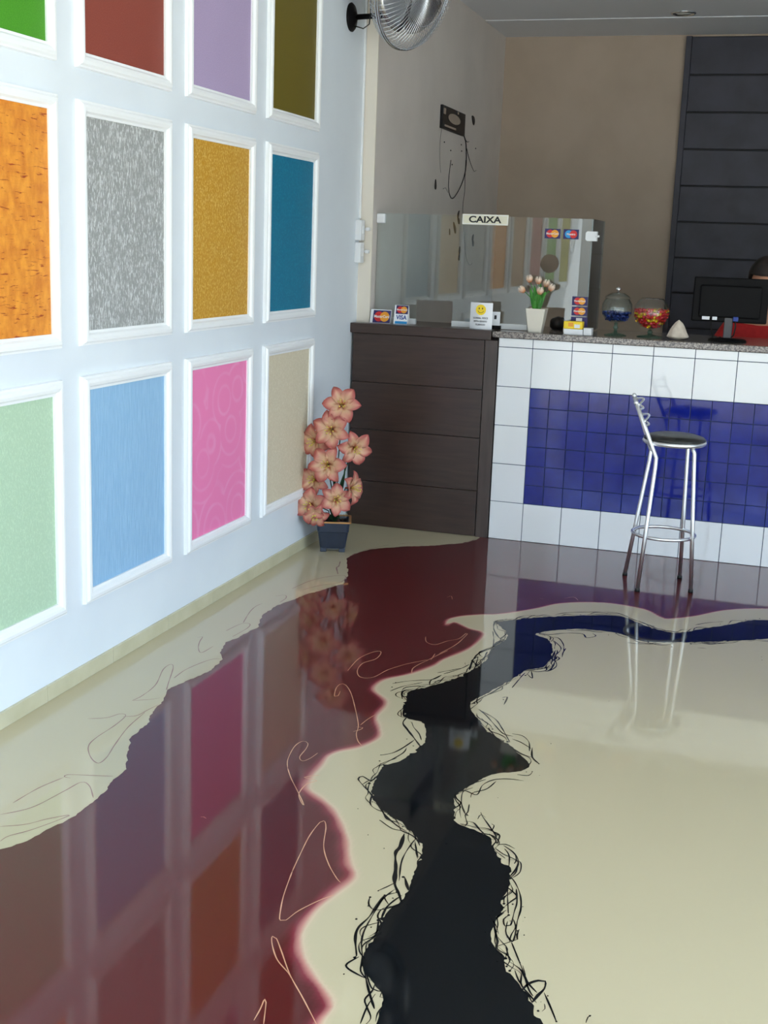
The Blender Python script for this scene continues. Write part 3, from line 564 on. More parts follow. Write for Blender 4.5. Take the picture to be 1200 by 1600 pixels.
# overlapping-circle payment marks -------------------------------------------------
def mark(parent, cx, cz, w, h, y, left, right, word=None, bgm=None, tilt=None):
    """printed mark: backing, two overlapping discs and a word, facing -y at depth y"""
    r = h*0.40
    o1 = MB().prism([(cx-w/2, cz-h/2), (cx+w/2, cz-h/2), (cx+w/2, cz+h/2), (cx-w/2, cz+h/2)], 'y', y-0.0006, y).build('printed_ground', bgm or M['navy'], parent)
    o2 = MB().prism(circ(cx-r*0.62, cz, r, 28)[::-1], 'y', y-0.0010, y-0.0007).build('left_disc', left, parent)
    o3 = MB().prism(circ(cx+r*0.62, cz, r, 28)[::-1], 'y', y-0.0014, y-0.0011).build('right_disc', right, parent)
    L = [o1, o2, o3]
    if word: L.append(text_obj('lettering', word, h*0.30, M['white_print'], parent, (cx, y-0.0018, cz), sx=0.92, bold=h*0.006, extrude=0.0002))
    return L
def sticker(cx, cz, w, h, left, right, word, label):
    s = thing('card_sticker', label, 'sticker', (cx, YG-0.0045, cz-h/2), 'payment card stickers on the glass')
    mark(s, cx, cz, w, h, YG-0.0045, left, right, word)
sticker(1.009, 1.571, 0.079, 0.048, M['red_print'], M['orange_print'], 'MasterCard', 'red and orange circles sticker high on the glass, left of the blue one')
sticker(1.103, 1.571, 0.078, 0.048, M['cyan_print'], M['red_print'], 'Maestro', 'small sticker of light blue and red circles high on the glass')
sticker(1.170, 1.242, 0.078, 0.044, M['red_print'], M['orange_print'], 'MasterCard', 'sticker of red and orange circles, topmost of the stack low on the glass')
sticker(1.172, 1.191, 0.080, 0.045, M['red_print'], M['orange_print'], 'MasterCard', 'sticker of red and orange circles, middle of the stack low on the glass')
s = thing('card_sticker', 'dark blue sticker with a pale panel, lowest of the stack on the glass', 'sticker', (1.174, YG-0.0045, 1.11), 'payment card stickers on the glass')
MB().box((1.131, YG-0.0052, 1.112), (1.216, YG-0.0046, 1.162)).build('printed_ground', M['navy'], s)
MB().box((1.157, YG-0.0058, 1.128), (1.188, YG-0.0053, 1.157)).build('pale_panel', M['white_print'], s)

# ------------------------------------------------------------------ folded card displays on the cabinet top
ZT = 1.0805
def tent(x0, x1, y, h, name, label, cat, lean=0.022):
    s = thing(name, label, cat, ((x0+x1)/2, y, ZT))
    b = MB(); th = 0.0016
    b.prism([(y-lean-th, ZT), (y-lean, ZT), (y, ZT+h), (y-th, ZT+h)], 'x', x0, x1)
    b.prism([(y+lean, ZT), (y+lean+th, ZT), (y+th, ZT+h), (y, ZT+h)], 'x', x0, x1)
    b.build('folded_card', M['paper'], s); return s
def lean_onto(objs, y, h, lean, parent):
    ang = math.atan2(lean, h)
    for o in objs:
        me = o.data
        for v in me.vertices:
            dz = v.co.z-ZT
            v.co.y = v.co.y - lean - 0.0018 + dz*math.tan(ang)
s = tent(0.080, 0.193, 6.335, 0.070, 'card_display', 'folded card with large red and orange circles on dark blue, at cabinet left', 'card display')
lean_onto(mark(s, 0.143, ZT+0.034, 0.096, 0.064, 6.335, M['red_print'], M['orange_print'], 'MasterCard'), 6.335, 0.070, 0.022, s)
s = tent(0.214, 0.290, 6.325, 0.098, 'card_display', 'taller folded card reading VISA under red and orange circles', 'card display')
L = mark(s, 0.255, ZT+0.075, 0.066, 0.043, 6.325, M['red_print'], M['orange_print'], 'MasterCard')
L.append(MB().prism([(0.222, ZT+0.003), (0.288, ZT+0.003), (0.288, ZT+0.016), (0.222, ZT+0.016)], 'y', 6.3244, 6.325).build('blue_band', M['cyan_print'], s))
L.append(text_obj('lettering', 'VISA', 0.030, M['ink_blue'], s, (0.255, 6.3243, ZT+0.035), sx=0.95, bold=0.0008, extrude=0.0002))
lean_onto(L, 6.325, 0.098, 0.022, s)

# curved white acrylic notice with a smiling face
s = thing('smiley_notice', 'white curved notice with a yellow smiling face and grey lettering', 'notice', (0.687, 6.30, ZT))
b = MB(); n = 14; arc = []
for k in range(n+1):
    u = k/n; arc.append((0.627+0.116*u, 6.300-0.022*math.sin(PI*u)))
b.prism(arc+[(x, y+0.002) for x, y in arc[::-1]], 'z', ZT, ZT+0.134); b.build('card', M['paper'], s)
face = MB().prism([(x, z) for x, z in circ(0.687, ZT+0.098, 0.0265, 36)[::-1]], 'y', 6.2755, 6.2765).build('face_disc', M['yellow'], s)
b = MB()
for dx in (-0.0085, 0.0085): b.prism([(0.687+dx+0.0026*math.cos(a*PI/6), ZT+0.105+0.005*math.sin(a*PI/6)) for a in range(12)], 'y', 6.2745, 6.2754)
b.tube([(0.687+0.0155*math.cos(a), 6.2750, ZT+0.0985+0.0155*math.sin(a)) for a in [PI+0.35+(PI-0.7)*k/12 for k in range(13)]], 0.0009, 6); b.build('smile', M['ink'], s)
for k, wd in enumerate(('SORRIA, VOCE', 'ESTA SENDO', 'FILMADO')):
    text_obj('lettering', wd, 0.0125, M['grey_plastic'], s, (0.687, 6.2765, ZT+0.056-0.0165*k), sx=0.95, bold=0.0002, extrude=0.0002)

s = thing('price_card', 'small white card on a black base half hidden behind the smiley notice', 'card', (0.748, 6.36, ZT))
MB().box((0.728, 6.350, ZT), (0.775, 6.378, ZT+0.018), 0.002).build('base', M['black_plastic'], s)
MB().box((0.722, 6.362, ZT+0.018), (0.770, 6.366, ZT+0.088), 0.0008).build('card', M['paper'], s)
MB().box((0.740, 6.3612, ZT+0.050), (0.752, 6.3619, ZT+0.070)).build('print', M['ink'], s)

# ------------------------------------------------------------------ vase of tulips
ZG = 1.0785
VX, VY = 0.966, 6.325
s = thing('tulip_vase', 'tapered square white vase holding artificial tulips', 'vase', (VX, VY, ZG))
b = MB(); bm = b.bm
def loop_sq(hw, z, rr=0.006):
    pts = []
    for cx, cy in ((1, 1), (-1, 1), (-1, -1), (1, -1)):
        a0 = math.atan2(cy, cx)-PI/4
        for k in range(4):
            a = a0+PI/2*k/3; pts.append((VX+cx*(hw-rr)+rr*math.cos(a), VY+cy*(hw-rr)+rr*math.sin(a), z))
    return [bm.verts.new(p) for p in pts]
Ls = [loop_sq(0.033, ZG), loop_sq(0.034, ZG+0.004), loop_sq(0.050, ZG+0.116), loop_sq(0.050, ZG+0.119), loop_sq(0.046, ZG+0.119), loop_sq(0.044, ZG+0.100)]
for P, Q in zip(Ls, Ls[1:]):
    for k in range(16): bm.faces.new((P[k], P[(k+1) % 16], Q[(k+1) % 16], Q[k]))
bm.faces.new(Ls[0][::-1]); bm.faces.new(Ls[-1]); b.build('vase_body', M['vase'], s)
bq = thing('tulip_bouquet', 'bunch of peach and white tulips with green leaves standing in the vase', 'flowers', (VX, VY, ZG+0.10))
def cup(c, r, h, tilt, az, npet=6):
    """tulip head: overlapping cupped petals"""
    bm = bmesh.new(); lay = bm.verts.layers.float.new('petal')
    rotm = Euler((0, tilt, az)).to_matrix()
    for k in range(npet):
        a0 = 2*PI*k/npet; ro = 1.0 if k % 2 else 0.86; G = []
        for i in range(7):
            v = i/6; rad = r*ro*(math.sin(PI*(0.12+0.62*v)))*(1.0 if v < 0.7 else 1-0.18*(v-0.7)/0.3); wd = 0.62*math.sin(PI*min(0.98, 0.16+0.8*v))
            row = []
            for j in range(5):
                u = (j-2)/2; a = a0+u*wd
                p = Vector((rad*math.cos(a), rad*math.sin(a), h*v*(1-0.08*u*u)))
                w = bm.verts.new(Vector(c)+rotm @ p); w[lay] = v; row.append(w)
            G.append(row)
        for i in range(6):
            for j in range(4):
                f = bm.faces.new((G[i][j], G[i][j+1], G[i+1][j+1], G[i+1][j])); f.smooth = True
    return bm
def link_bm(bm, name, m, parent, thick=0.0):
    me = bpy.data.meshes.new(name); bm.to_mesh(me); bm.free(); me.materials.append(m)
    o = bpy.data.objects.new(name, me); COL.objects.link(o); o.parent = parent; o.matrix_parent_inverse = parent.matrix_basis.inverted()
    if thick:
        sm = o.modifiers.new('thickness', 'SOLIDIFY'); sm.thickness = thick; sm.offset = 0
    return o
TUL = [(0.921, 1.325, -0.25), (0.961, 1.318, -0.05), (1.000, 1.305, 0.18), (1.026, 1.288, 0.42), (0.981, 1.268, 0.10), (0.900, 1.276, -0.85)]
for k, (x, z, tl) in enumerate(TUL):
    y = VY+[0.015, 0.03, 0.02, 0.0, -0.03, -0.01][k]
    link_bm(cup((x, y, z), 0.0185, 0.040, tl, 0), 'tulip_head', M['tulip'], bq, 0.0008)
    base = Vector((VX+(x-VX)*0.12, VY+(y-VY)*0.2, ZG+0.11)); top = Vector((x, y, z+0.003))
    MB().tube([base, base.lerp(top, 0.5)+Vector(((VX-x)*0.18, 0, 0.01)), top], 0.0022, 6).build('tulip_stem', M['leaf'], bq)
def blade(p0, p1, p2, w, name, m, parent, fold=0.25):
    bm = bmesh.new(); G = []; n = 9; p0, p1, p2 = map(Vector, (p0, p1, p2))
    for i in range(n+1):
        t = i/n; p = p0*(1-t)**2+p1*2*t*(1-t)+p2*t*t; d = ((p1-p0)*(1-t)+(p2-p1)*t).normalized()
        sd = d.cross(Vector((0, -1, 0.15))); sd = sd.normalized() if sd.length > 1e-4 else Vector((1, 0, 0)); ww = w*math.sin(PI*(0.12+0.88*t))**0.8*(1-0.1*t)+0.0006
        if i == n: ww = 0.0006
        up = sd.cross(d)
        G.append([bm.verts.new(p-sd*ww+up*fold*ww), bm.verts.new(p), bm.verts.new(p+sd*ww+up*fold*ww)])
    for i in range(n):
        for j in range(2):
            f = bm.faces.new((G[i][j], G[i][j+1], G[i+1][j+1], G[i+1][j])); f.smooth = True
    return link_bm(bm, name, m, parent, 0.0006)
for dx, top, w in ((-0.028, (0.925, VY, 1.300), 0.011), (-0.012, (0.948, VY-0.01, 1.315), 0.012), (0.0, (0.965, VY-0.015, 1.30), 0.014), (0.010, (0.986, VY-0.02, 1.262), 0.013), (0.022, (1.008, VY, 1.285), 0.012), (0.004, (0.975, VY+0.02, 1.325), 0.012), (-0.02, (0.94, VY+0.02, 1.27), 0.011)):
    b0 = Vector((VX+dx*0.4, VY+R.uniform(-0.01, 0.01), ZG+0.105))
    blade(b0, (VX+dx*0.9, VY, ZG+0.17), top, w, 'tulip_leaf', M['leaf'], bq)

# dark rounded object behind the slot
b = MB(); b.ball((1.030, 6.62, ZG+0.030), 0.046, 28, (1.0, 0.9, 0.85))
for v in b.bm.verts:
    v.co.z = max(v.co.z, ZG+0.0005); v.co += Vector((0.002*math.sin(v.co.z*160), 0, 0.0012*math.sin(v.co.x*210)))
tag(b.build('round_pouch', M['hair']), 'small dark brown rounded pouch seen through the right glass slot', 'pouch')

# stacked little boxes in front of the screen
s = thing('card_box', 'flat open white box of slips at the foot of the glass, under the yellow packet', 'box', (1.187, 6.31, ZG))
MB().box((1.116, 6.285, ZG), (1.212, 6.345, ZG+0.028), 0.0015).build('tray', M['paper'], s)
MB().box((1.215, 6.287, ZG), (1.256, 6.343, ZG+0.036), 0.0015).build('end_compartment', M['white_plastic'], s)
s = thing('yellow_packet', 'small yellow printed packet lying on the white box', 'packet', (1.162, 6.31, ZG+0.0285))
MB().box((1.113, 6.287, ZG+0.0285), (1.209, 6.340, ZG+0.066), 0.004).build('packet', M['yellow'], s)
MB().box((1.137, 6.2862, ZG+0.040), (1.162, 6.2869, ZG+0.060)).build('print', M['orange_print'], s)
MB().box((1.168, 6.2862, ZG+0.034), (1.196, 6.2869, ZG+0.052)).build('print', M['paper'], s)

# ------------------------------------------------------------------ two footed glass jars with sweets
def wall_prof(outer, th):
    inner = [(max(r-th, 0.0), h) for r, h in outer][::-1]
    return outer+inner
JX, JY = 1.357, 6.42
t = thing('candy_jar', 'footed glass jar with knobbed lid, a third full of dark blue sweets', 'jar', (JX, JY, ZG))
bowl = [(0.0, 0.064), (0.030, 0.067), (0.055, 0.080), (0.072, 0.102), (0.0775, 0.130), (0.074, 0.158), (0.064, 0.176), (0.058, 0.184)]
bin_ = [(r-0.003 if r > 0.004 else 0, h+(0.003 if i < 4 else 0)) for i, (r, h) in enumerate(bowl)][::-1]
MB().lathe([(r, h+ZG) for r, h in bowl+bin_], (JX, JY, 0), 40).build('bowl', M['jar_glass'], t)
MB().lathe([(0, ZG), (0.055, ZG), (0.056, ZG+0.003), (0.030, ZG+0.010), (0.012, ZG+0.016), (0, ZG+0.017)], (JX, JY, 0), 36).build('foot', M['jar_foot'], t)
MB().lathe([(0.0, ZG+0.015), (0.009, ZG+0.016), (0.008, ZG+0.030), (0.014, ZG+0.040), (0.008, ZG+0.050), (0.010, ZG+0.062), (0, ZG+0.066)], (JX, JY, 0), 24).build('stem', M['jar_foot'], t)
lid = MB().lathe([(0.062, ZG+0.185), (0.064, ZG+0.188), (0.056, ZG+0.198), (0.034, ZG+0.212), (0.0, ZG+0.218), (0.0, ZG+0.215), (0.033, ZG+0.209), (0.055, ZG+0.195)], (JX, JY, 0), 40).build('lid', M['jar_glass'], t)
MB().lathe([(0, ZG+0.217), (0.006, ZG+0.218), (0.006, ZG+0.222), (0.012, ZG+0.229), (0.012, ZG+0.236), (0.0, ZG+0.243)], (JX, JY, 0), 20).build('lid_knob', M['chrome'], lid)
KX, KY = 1.526, 6.45
t = thing('candy_bowl', 'round footed glass bowl half full of red and yellow sweets', 'bowl', (KX, KY, ZG))
R2 = 0.090; cz = 0.125
th0 = [math.radians(a) for a in range(-90, 56, 9)]
bo = [(max(0, R2*math.cos(a)) if a > -1.5 else 0, cz+R2*math.sin(a)*0.93) for a in th0]
bi = [(max(0, (R2-0.003)*math.cos(a)) if a > -1.5 else 0, cz+(R2-0.003)*math.sin(a)*0.93) for a in th0][::-1]
MB().lathe([(r, h+ZG) for r, h in bo+bi], (KX, KY, 0), 44).build('bowl', M['jar_glass'], t)
MB().lathe([(0, ZG), (0.064, ZG), (0.065, ZG+0.003), (0.032, ZG+0.009), (0.012, ZG+0.014), (0, ZG+0.015)], (KX, KY, 0), 36).build('foot', M['jar_foot'], t)
MB().lathe([(0, ZG+0.013), (0.010, ZG+0.014), (0.014, ZG+0.024), (0.009, ZG+0.034), (0, ZG+0.040)], (KX, KY, 0), 24).build('stem', M['jar_foot'], t)

def candy_proto(name, m):
    b = MB(); b.ball((0, 0, 0), 0.0088, 10, (1.25, 0.9, 0.85))
    for sgn in (-1, 1): b.lathe([(0.0015, 0.0), (0.0058, 0.0055)], (sgn*0.0098, 0, 0), 8, Euler((0, sgn*PI/2, 0)).to_matrix())
    return b.build(name, m)
foil = lambda n, c: mat(n, c, 0.22, 0.35)
MC = {'blue': foil('blue_foil', srgb(22, 48, 120)), 'red': foil('red_foil', srgb(214, 36, 34)), 'yellow': foil('yellow_foil', srgb(234, 190, 30)), 'pink': foil('pinkish_red_foil', srgb(232, 70, 80))}
def fill(cx, cy, rad_at, z0, z1, colors, prefix, rng, step=0.0185):
    """sweets packed in layers inside a bowl"""
    protos = {c: candy_proto(prefix, MC[c]) for c in set(colors)}; first = dict.fromkeys(protos, True); n = 0
    z = z0; li = 0
    while z <= z1:
        rm = rad_at(z)-0.0135
        ring = rm
        while ring > -0.001:
            k = max(1, int(2*PI*max(ring, 0)/step))
            for i in range(k):
                a = 2*PI*i/k+li*0.7+rng.uniform(-0.1, 0.1)
                c = rng.choice(colors); o = protos[c] if first[c] else copy_tree(protos[c]); first[c] = False
                o.location = (cx+ring*math.cos(a), cy+ring*math.sin(a), z+rng.uniform(-0.0015, 0.0015))
                o.rotation_euler = (rng.uniform(-0.5, 0.5), rng.uniform(-0.5, 0.5), rng.uniform(0, 6.28))
                if c == 'blue': tag(o, 'dark blue wrapped sweet inside the lidded glass jar', 'sweet', 'blue sweets in the lidded jar')
                elif c == 'yellow': tag(o, 'yellow wrapped sweet inside the round footed bowl', 'sweet', 'yellow sweets in the round bowl')
                else: tag(o, 'red wrapped sweet inside the round footed bowl', 'sweet', 'red sweets in the round bowl')
                n += 1
            ring -= step*1.02
            if z < z1-0.02 and ring < rm-step*1.2: break      # only the outer shell of the lower layers can be seen
        z += 0.0150; li += 1
    return n
jr = lambda z: float(np.interp(z-ZG, [h for r, h in bowl], [r for r, h in bowl]))-0.003
fill(JX, JY, jr, ZG+0.084, ZG+0.122, ['blue'], 'wrapped_sweet', random.Random(5))
kr = lambda z: (R2-0.003)*math.sqrt(max(0, 1-((z-ZG-cz)/(R2*0.93))**2))
fill(KX, KY, kr, ZG+0.056, ZG+0.132, ['red', 'yellow', 'red', 'yellow', 'pink'], 'wrapped_sweet', random.Random(9))

# pale pointed stone
b = MB(); g_ = bmesh.ops.create_icosphere(b.bm, subdivisions=4, radius=1.0)
for v in b.bm.verts:
    x, y, z = v.co; h = (z+1)/2; wv = (1-h)**0.62*1.02+0.02
    n_ = 0.05*math.sin(5*x+3*z)+0.04*math.sin(9*y-4*x)
    ang = math.atan2(y, x); rr = math.hypot(x, y); rr = min(1, rr*1.4)
    v.co = Vector((1.672+0.055*rr*wv*math.cos(ang)*(1+n_), 6.36+0.040*rr*wv*math.sin(ang)*(1+n_), ZG+0.098*h))
tag(b.build('pointed_stone', M['stone']), 'pale beige pointed stone standing between the sweet bowl and the monitor', 'stone')

# ------------------------------------------------------------------ monitor seen from behind
t = thing('computer_monitor', 'black flat monitor seen from behind on the granite counter', 'monitor', (1.905, 6.46, ZG))
MB().box((1.722, 6.462, 1.170), (2.084, 6.486, 1.388), 0.006).build('housing', M['black_plastic'], t)
MB().box((1.755, 6.448, 1.192), (2.050, 6.464, 1.350), 0.008).build('rear_cover', M['black_plastic'], t)
MB().box((1.730, 6.4855, 1.182), (2.076, 6.4870, 1.380)).build('screen', M['ink'], t)
MB().box((1.883, 6.455, ZG+0.012), (1.925, 6.470, 1.200), 0.004).build('stand_neck', M['grey_plastic'], t)
MB().lathe([(0, ZG), (0.092, ZG), (0.094, ZG+0.004), (0.085, ZG+0.011), (0.030, ZG+0.016), (0, ZG+0.017)], (1.905, 6.46, 0), 36).build('stand_base', M['black_plastic'], t)
MB().box((1.775, 6.4465, 1.180), (1.812, 6.4485, 1.196), 0.0008).build('label_sticker', M['paper'], t)
MB().box((1.825, 6.4465, 1.180), (1.848, 6.4485, 1.196), 0.0008).build('label_sticker', M['paper'], t)
MB().box((1.925, 6.438, 1.178), (1.950, 6.4615, 1.200), 0.002).build('video_plug', M['ink_blue'], t)
MB().tube([(1.937, 6.444, 1.180), (1.940, 6.43, 1.15), (1.935, 6.44, 1.11), (1.915, 6.47, 1.088), (1.90, 6.55, ZG+0.004), (1.90, 6.72, ZG+0.004)], 0.0035, 8).build('video_cable', M['rubber'], t)
MB().tube([(1.818, 6.453, 1.186), (1.822, 6.435, 1.15), (1.832, 6.44, 1.11), (1.836, 6.47, 1.086), (1.85, 6.55, ZG+0.003), (1.86, 6.72, ZG+0.003)], 0.003, 8).build('power_cable', M['rubber'], t)

# ------------------------------------------------------------------ person seated behind the counter
PX, PY = 2.055, 7.02
def skin_obj(name, joints, edges, root, m, parent, lvl=2):
    me = bpy.data.meshes.new(name); me.from_pydata([j[0] for j in joints], edges, []); o = bpy.data.objects.new(name, me); COL.objects.link(o)
    sk = o.modifiers.new('skin', 'SKIN'); sk.use_smooth_shade = True
    for i, j in enumerate(joints):
        d = me.skin_vertices[0].data[i]; r = j[1]; d.radius = (r, r) if not isinstance(r, tuple) else r; d.use_root = (i == root)
    ss = o.modifiers.new('sub', 'SUBSURF'); ss.levels = lvl; ss.render_levels = lvl
    bpy.context.view_layer.update()
    me2 = bpy.data.meshes.new_from_object(o.evaluated_get(bpy.context.evaluated_depsgraph_get())); bpy.data.objects.remove(o)
    me2.materials.clear(); me2.materials.append(m)
    for p in me2.polygons: p.use_smooth = True
    o = bpy.data.objects.new(name, me2); COL.objects.link(o)
    if parent is not None: o.parent = parent; o.matrix_parent_inverse = parent.matrix_basis.inverted()
    return o
def person():
    root = thing('person', 'person with dark hair in a red shirt, seated behind the monitor', 'person', (PX, PY, 0))
    J = []; E = []
    def j(p, r, prev=None):
        J.append(((PX+p[0], PY+p[1], p[2]), r)); i = len(J)-1
        if prev is not None: E.append((prev, i))
        return i
    pel = j((0, 0.10, 0.52), (0.15, 0.11)); wa = j((0, 0.08, 0.70), (0.13, 0.095), pel); ch = j((0, 0.04, 0.93), (0.155, 0.105), wa)
    sh = j((0, 0.02, 1.08), (0.13, 0.08), ch); nk = j((0, 0.0, 1.17), 0.052, sh); hd0 = j((0, -0.02, 1.25), 0.055, nk)
    for s in (-1, 1):
        a = j((s*0.15, 0.02, 1.09), 0.058, sh); el = j((s*0.26, -0.09, 0.86), 0.043, a); wr = j((s*0.17, -0.30, 0.82), 0.027, el)
        pm = j((s*0.155, -0.36, 0.815), (0.034, 0.017), wr)
        for k, (dx, ln) in enumerate(((-0.026, 0.066), (-0.009, 0.076), (0.009, 0.072), (0.025, 0.058))):
            f1 = j((s*0.155+dx, -0.40, 0.82), 0.0095, pm); f2 = j((s*0.155+dx*1.1, -0.40-ln*0.55, 0.814), 0.0085, f1); j((s*0.155+dx*1.15, -0.40-ln, 0.798), 0.007, f2)
        t1 = j((s*0.155-s*0.036, -0.355, 0.812), 0.010, pm); j((s*0.155-s*0.060, -0.385, 0.802), 0.008, t1)
        h = j((s*0.09, 0.06, 0.50), 0.085, pel); kn = j((s*0.13, -0.33, 0.50), 0.060, h); an = j((s*0.13, -0.27, 0.09), 0.040, kn); j((s*0.13, -0.40, 0.045), 0.036, an)
    body = skin_obj('body', J, E, pel, M['skin'], root)
    hc = Vector((PX, PY-0.035, 1.365))
    b = MB(); g_ = bmesh.ops.create_uvsphere(b.bm, u_segments=32, v_segments=24, radius=1)
    for v in b.bm.verts:
        x, y, z = v.co
        w = 0.076*(1-0.20*max(0, -z)); dpt = 0.096*(1-0.10*max(0, -z)); hh = 0.118
        p = Vector((x*w, y*dpt, z*hh))
        if y < 0:
            fx = math.exp(-(x/0.16)**2)
            p.y -= 0.022*fx*math.exp(-((z+0.12)/0.13)**2)                     # nose
            p.y += 0.010*math.exp(-((abs(x)-0.38)/0.16)**2)*math.exp(-((z-0.08)/0.10)**2)   # eye sockets
            p.y -= 0.006*math.exp(-(x/0.35)**2)*math.exp(-((z+0.46)/0.07)**2)  # lips
            p.y -= 0.008*math.exp(-(x/0.3)**2)*math.exp(-((z+0.85)/0.12)**2)   # chin
        v.co = Euler((0.30, 0, 0)).to_matrix() @ p + hc
    for f in b.bm.faces: f.smooth = True
    for s in (-1, 1): b.ball(hc+Vector((s*0.077, 0.005, -0.01)), 0.026, 12, (0.35, 0.6, 1.15))
    head = b.build('head', M['skin'], root)
    for s in (-1, 1):
        MB().ball(hc+Vector((s*0.030, -0.082, -0.018)), 0.011, 12, (1.2, 0.7, 0.6)).build('eye', M['white_plastic'], head)
        MB().ball(hc+Vector((s*0.030, -0.0885, -0.019)), 0.005, 10).build('pupil', M['ink'], head)
    b = MB(); b.ball(hc+Vector((0, -0.088, -0.075)), 0.02, 14, (1.1, 0.3, 0.3)); b.build('mouth', M['red_print'], head)
    b = MB(); g_ = bmesh.ops.create_uvsphere(b.bm, u_segments=40, v_segments=30, radius=1)
    for v in list(b.bm.verts):
        x, y, z = v.co
        cut = 0.30 if y < -0.35 else -0.9
        zz = max(z, cut-0.0) if y < -0.25 else z
        k = 1+0.03*math.sin(22*math.atan2(y, x)+4*z)
        v.co = Euler((0.20, 0, 0)).to_matrix() @ Vector((x*0.092*k, y*0.108*k+0.012, zz*0.122+0.014)) + hc
    for f in b.bm.faces: f.smooth = True
    b.build('hair', M['hair'], root)
    # red shirt over trunk and upper arms
    J = []; E = []
    pel = j((0, 0.10, 0.54), (0.17, 0.128)); wa = j((0, 0.08, 0.70), (0.152, 0.115), pel); ch = j((0, 0.04, 0.93), (0.178, 0.125), wa)
    sh = j((0, 0.02, 1.085), (0.152, 0.095), ch); nk = j((0, 0.008, 1.135), 0.068, sh)
    for s in (-1, 1):
        a = j((s*0.16, 0.02, 1.095), 0.075, sh); el = j((s*0.262, -0.07, 0.90), 0.064, a)
    skin_obj('shirt', J, E, pel, M['red_cloth'], root)
    J = []; E = []
    pel = j((0, 0.10, 0.52), (0.172, 0.13))
    for s in (-1, 1):
        h = j((s*0.09, 0.06, 0.50), 0.098, pel); kn = j((s*0.13, -0.33, 0.50), 0.075, h); an = j((s*0.13, -0.27, 0.12), 0.058, kn)
    skin_obj('trousers', J, E, pel, M['dark_cloth'], root)
    for s in (-1, 1):
        b = MB(); b.box((PX+s*0.13-0.045, PY-0.47, 0.001), (PX+s*0.13+0.045, PY-0.20, 0.085), 0.02); b.build('shoe', M['rubber'], root)
person()

# ------------------------------------------------------------------ chrome bar stool
def stool():
    t = thing('bar_stool', 'chrome bar stool with round black seat in front of the tiled counter', 'stool', (1.73, 5.68, 0))
    sx, sy, sz, sr = 1.747, 5.70, 0.655, 0.140
    MB().lathe([(0, sz), (sr-0.006, sz), (sr+0.001, sz+0.004), (sr+0.003, sz+0.012), (sr-0.001, sz+0.020), (sr-0.012, sz+0.020), (0, sz+0.018)], (sx, sy, 0), 48).build('seat_rim', M['stool_metal'], t)
    MB().lathe([(0, sz+0.016), (sr-0.004, sz+0.018), (sr-0.001, sz+0.026), (sr-0.012, sz+0.036), (sr*0.7, sz+0.044), (sr*0.3, sz+0.047), (0, sz+0.048)], (sx, sy, 0), 48).build('seat_cushion', M['black_vinyl'], t)
    r = 0.0095
    feet = [((1.653, 5.518), (1.6846, 5.58, 0.5994), (1.5738, 5.60, 0.840)), ((1.566, 5.78), (1.640, 5.80, 0.598), (1.5375, 5.84, 0.845))]
    for (fx, fy), bend, top in feet:
        f = Vector((fx, fy, 0.012)); bv = Vector(bend); tv = Vector(top)
        pts = [f, f.lerp(bv, 0.5), f.lerp(bv, 0.93), bv+Vector((-0.002, 0, 0.004)), bv.lerp(tv, 0.10), bv.lerp(tv, 0.5), tv]
        lg = MB().tube(pts, r, 12).build('leg', M['stool_metal'], t)
        MB().lathe([(0, 0.0), (r+0.002, 0), (r+0.002, 0.014), (0, 0.014)], (fx, fy, 0.0), 14).build('rubber_foot', M['rubber'], lg)
        MB().ball(tv, 0.0115, 12).build('end_cap', M['stool_metal'], lg)
    for (fx, fy), (tx, ty) in (((1.882, 5.601), (1.843, 5.63)), ((1.815, 5.834), (1.803, 5.80))):
        lg = MB().tube([(fx, fy, 0.012), (fx*0.5+tx*0.5, fy*0.5+ty*0.5, 0.33), (tx, ty, 0.63), (tx-0.012, ty, sz+0.002)], r, 12).build('leg', M['stool_metal'], t)
        MB().lathe([(0, 0.0), (r+0.002, 0), (r+0.002, 0.014), (0, 0.014)], (fx, fy, 0.0), 14).build('rubber_foot', M['rubber'], lg)
    rc = Vector((1.733, 5.700, 0.239)); rr = 0.140
    MB().tube([rc+Vector((rr*math.cos(2*PI*k/48), rr*math.sin(2*PI*k/48), 0)) for k in range(48)], 0.0075, 10, closed=True).build('foot_ring', M['stool_metal'], t)
    for z in (0.822, 0.752):
        fr = (z-0.5994)/(0.840-0.5994)
        n0 = Vector((1.6846, 5.58, z)).lerp(Vector((1.5738, 5.60, z)), fr); n1 = Vector((1.640, 5.80, z)).lerp(Vector((1.5375, 5.84, z)), fr)
        for dz, kx, kz in ((0.010, 0.026, 0.014), (-0.010, 0.028, -0.006)):
            pts = []
            for i in range(13):
                u = i/12; p = n0.lerp(n1, u); w_ = math.sin(PI*u)
                pts.append((p.x+kx*w_+0.004, p.y, z+dz+kz*w_))
            MB().tube(pts, 0.005, 8).ball(pts[0], 0.0075, 10).ball(pts[-1], 0.0075, 10).build('back_rail', M['stool_metal'], t)
    MB().tube([(1.640, 5.66, sz-0.004), (1.655, 5.585, 0.640), (1.6655, 5.583, 0.634)], 0.006, 8).tube([(1.64, 5.74, sz-0.002), (1.633, 5.79, 0.640), (1.628, 5.80, 0.632)], 0.006, 8).build('seat_bracket', M['stool_metal'], t)
stool()

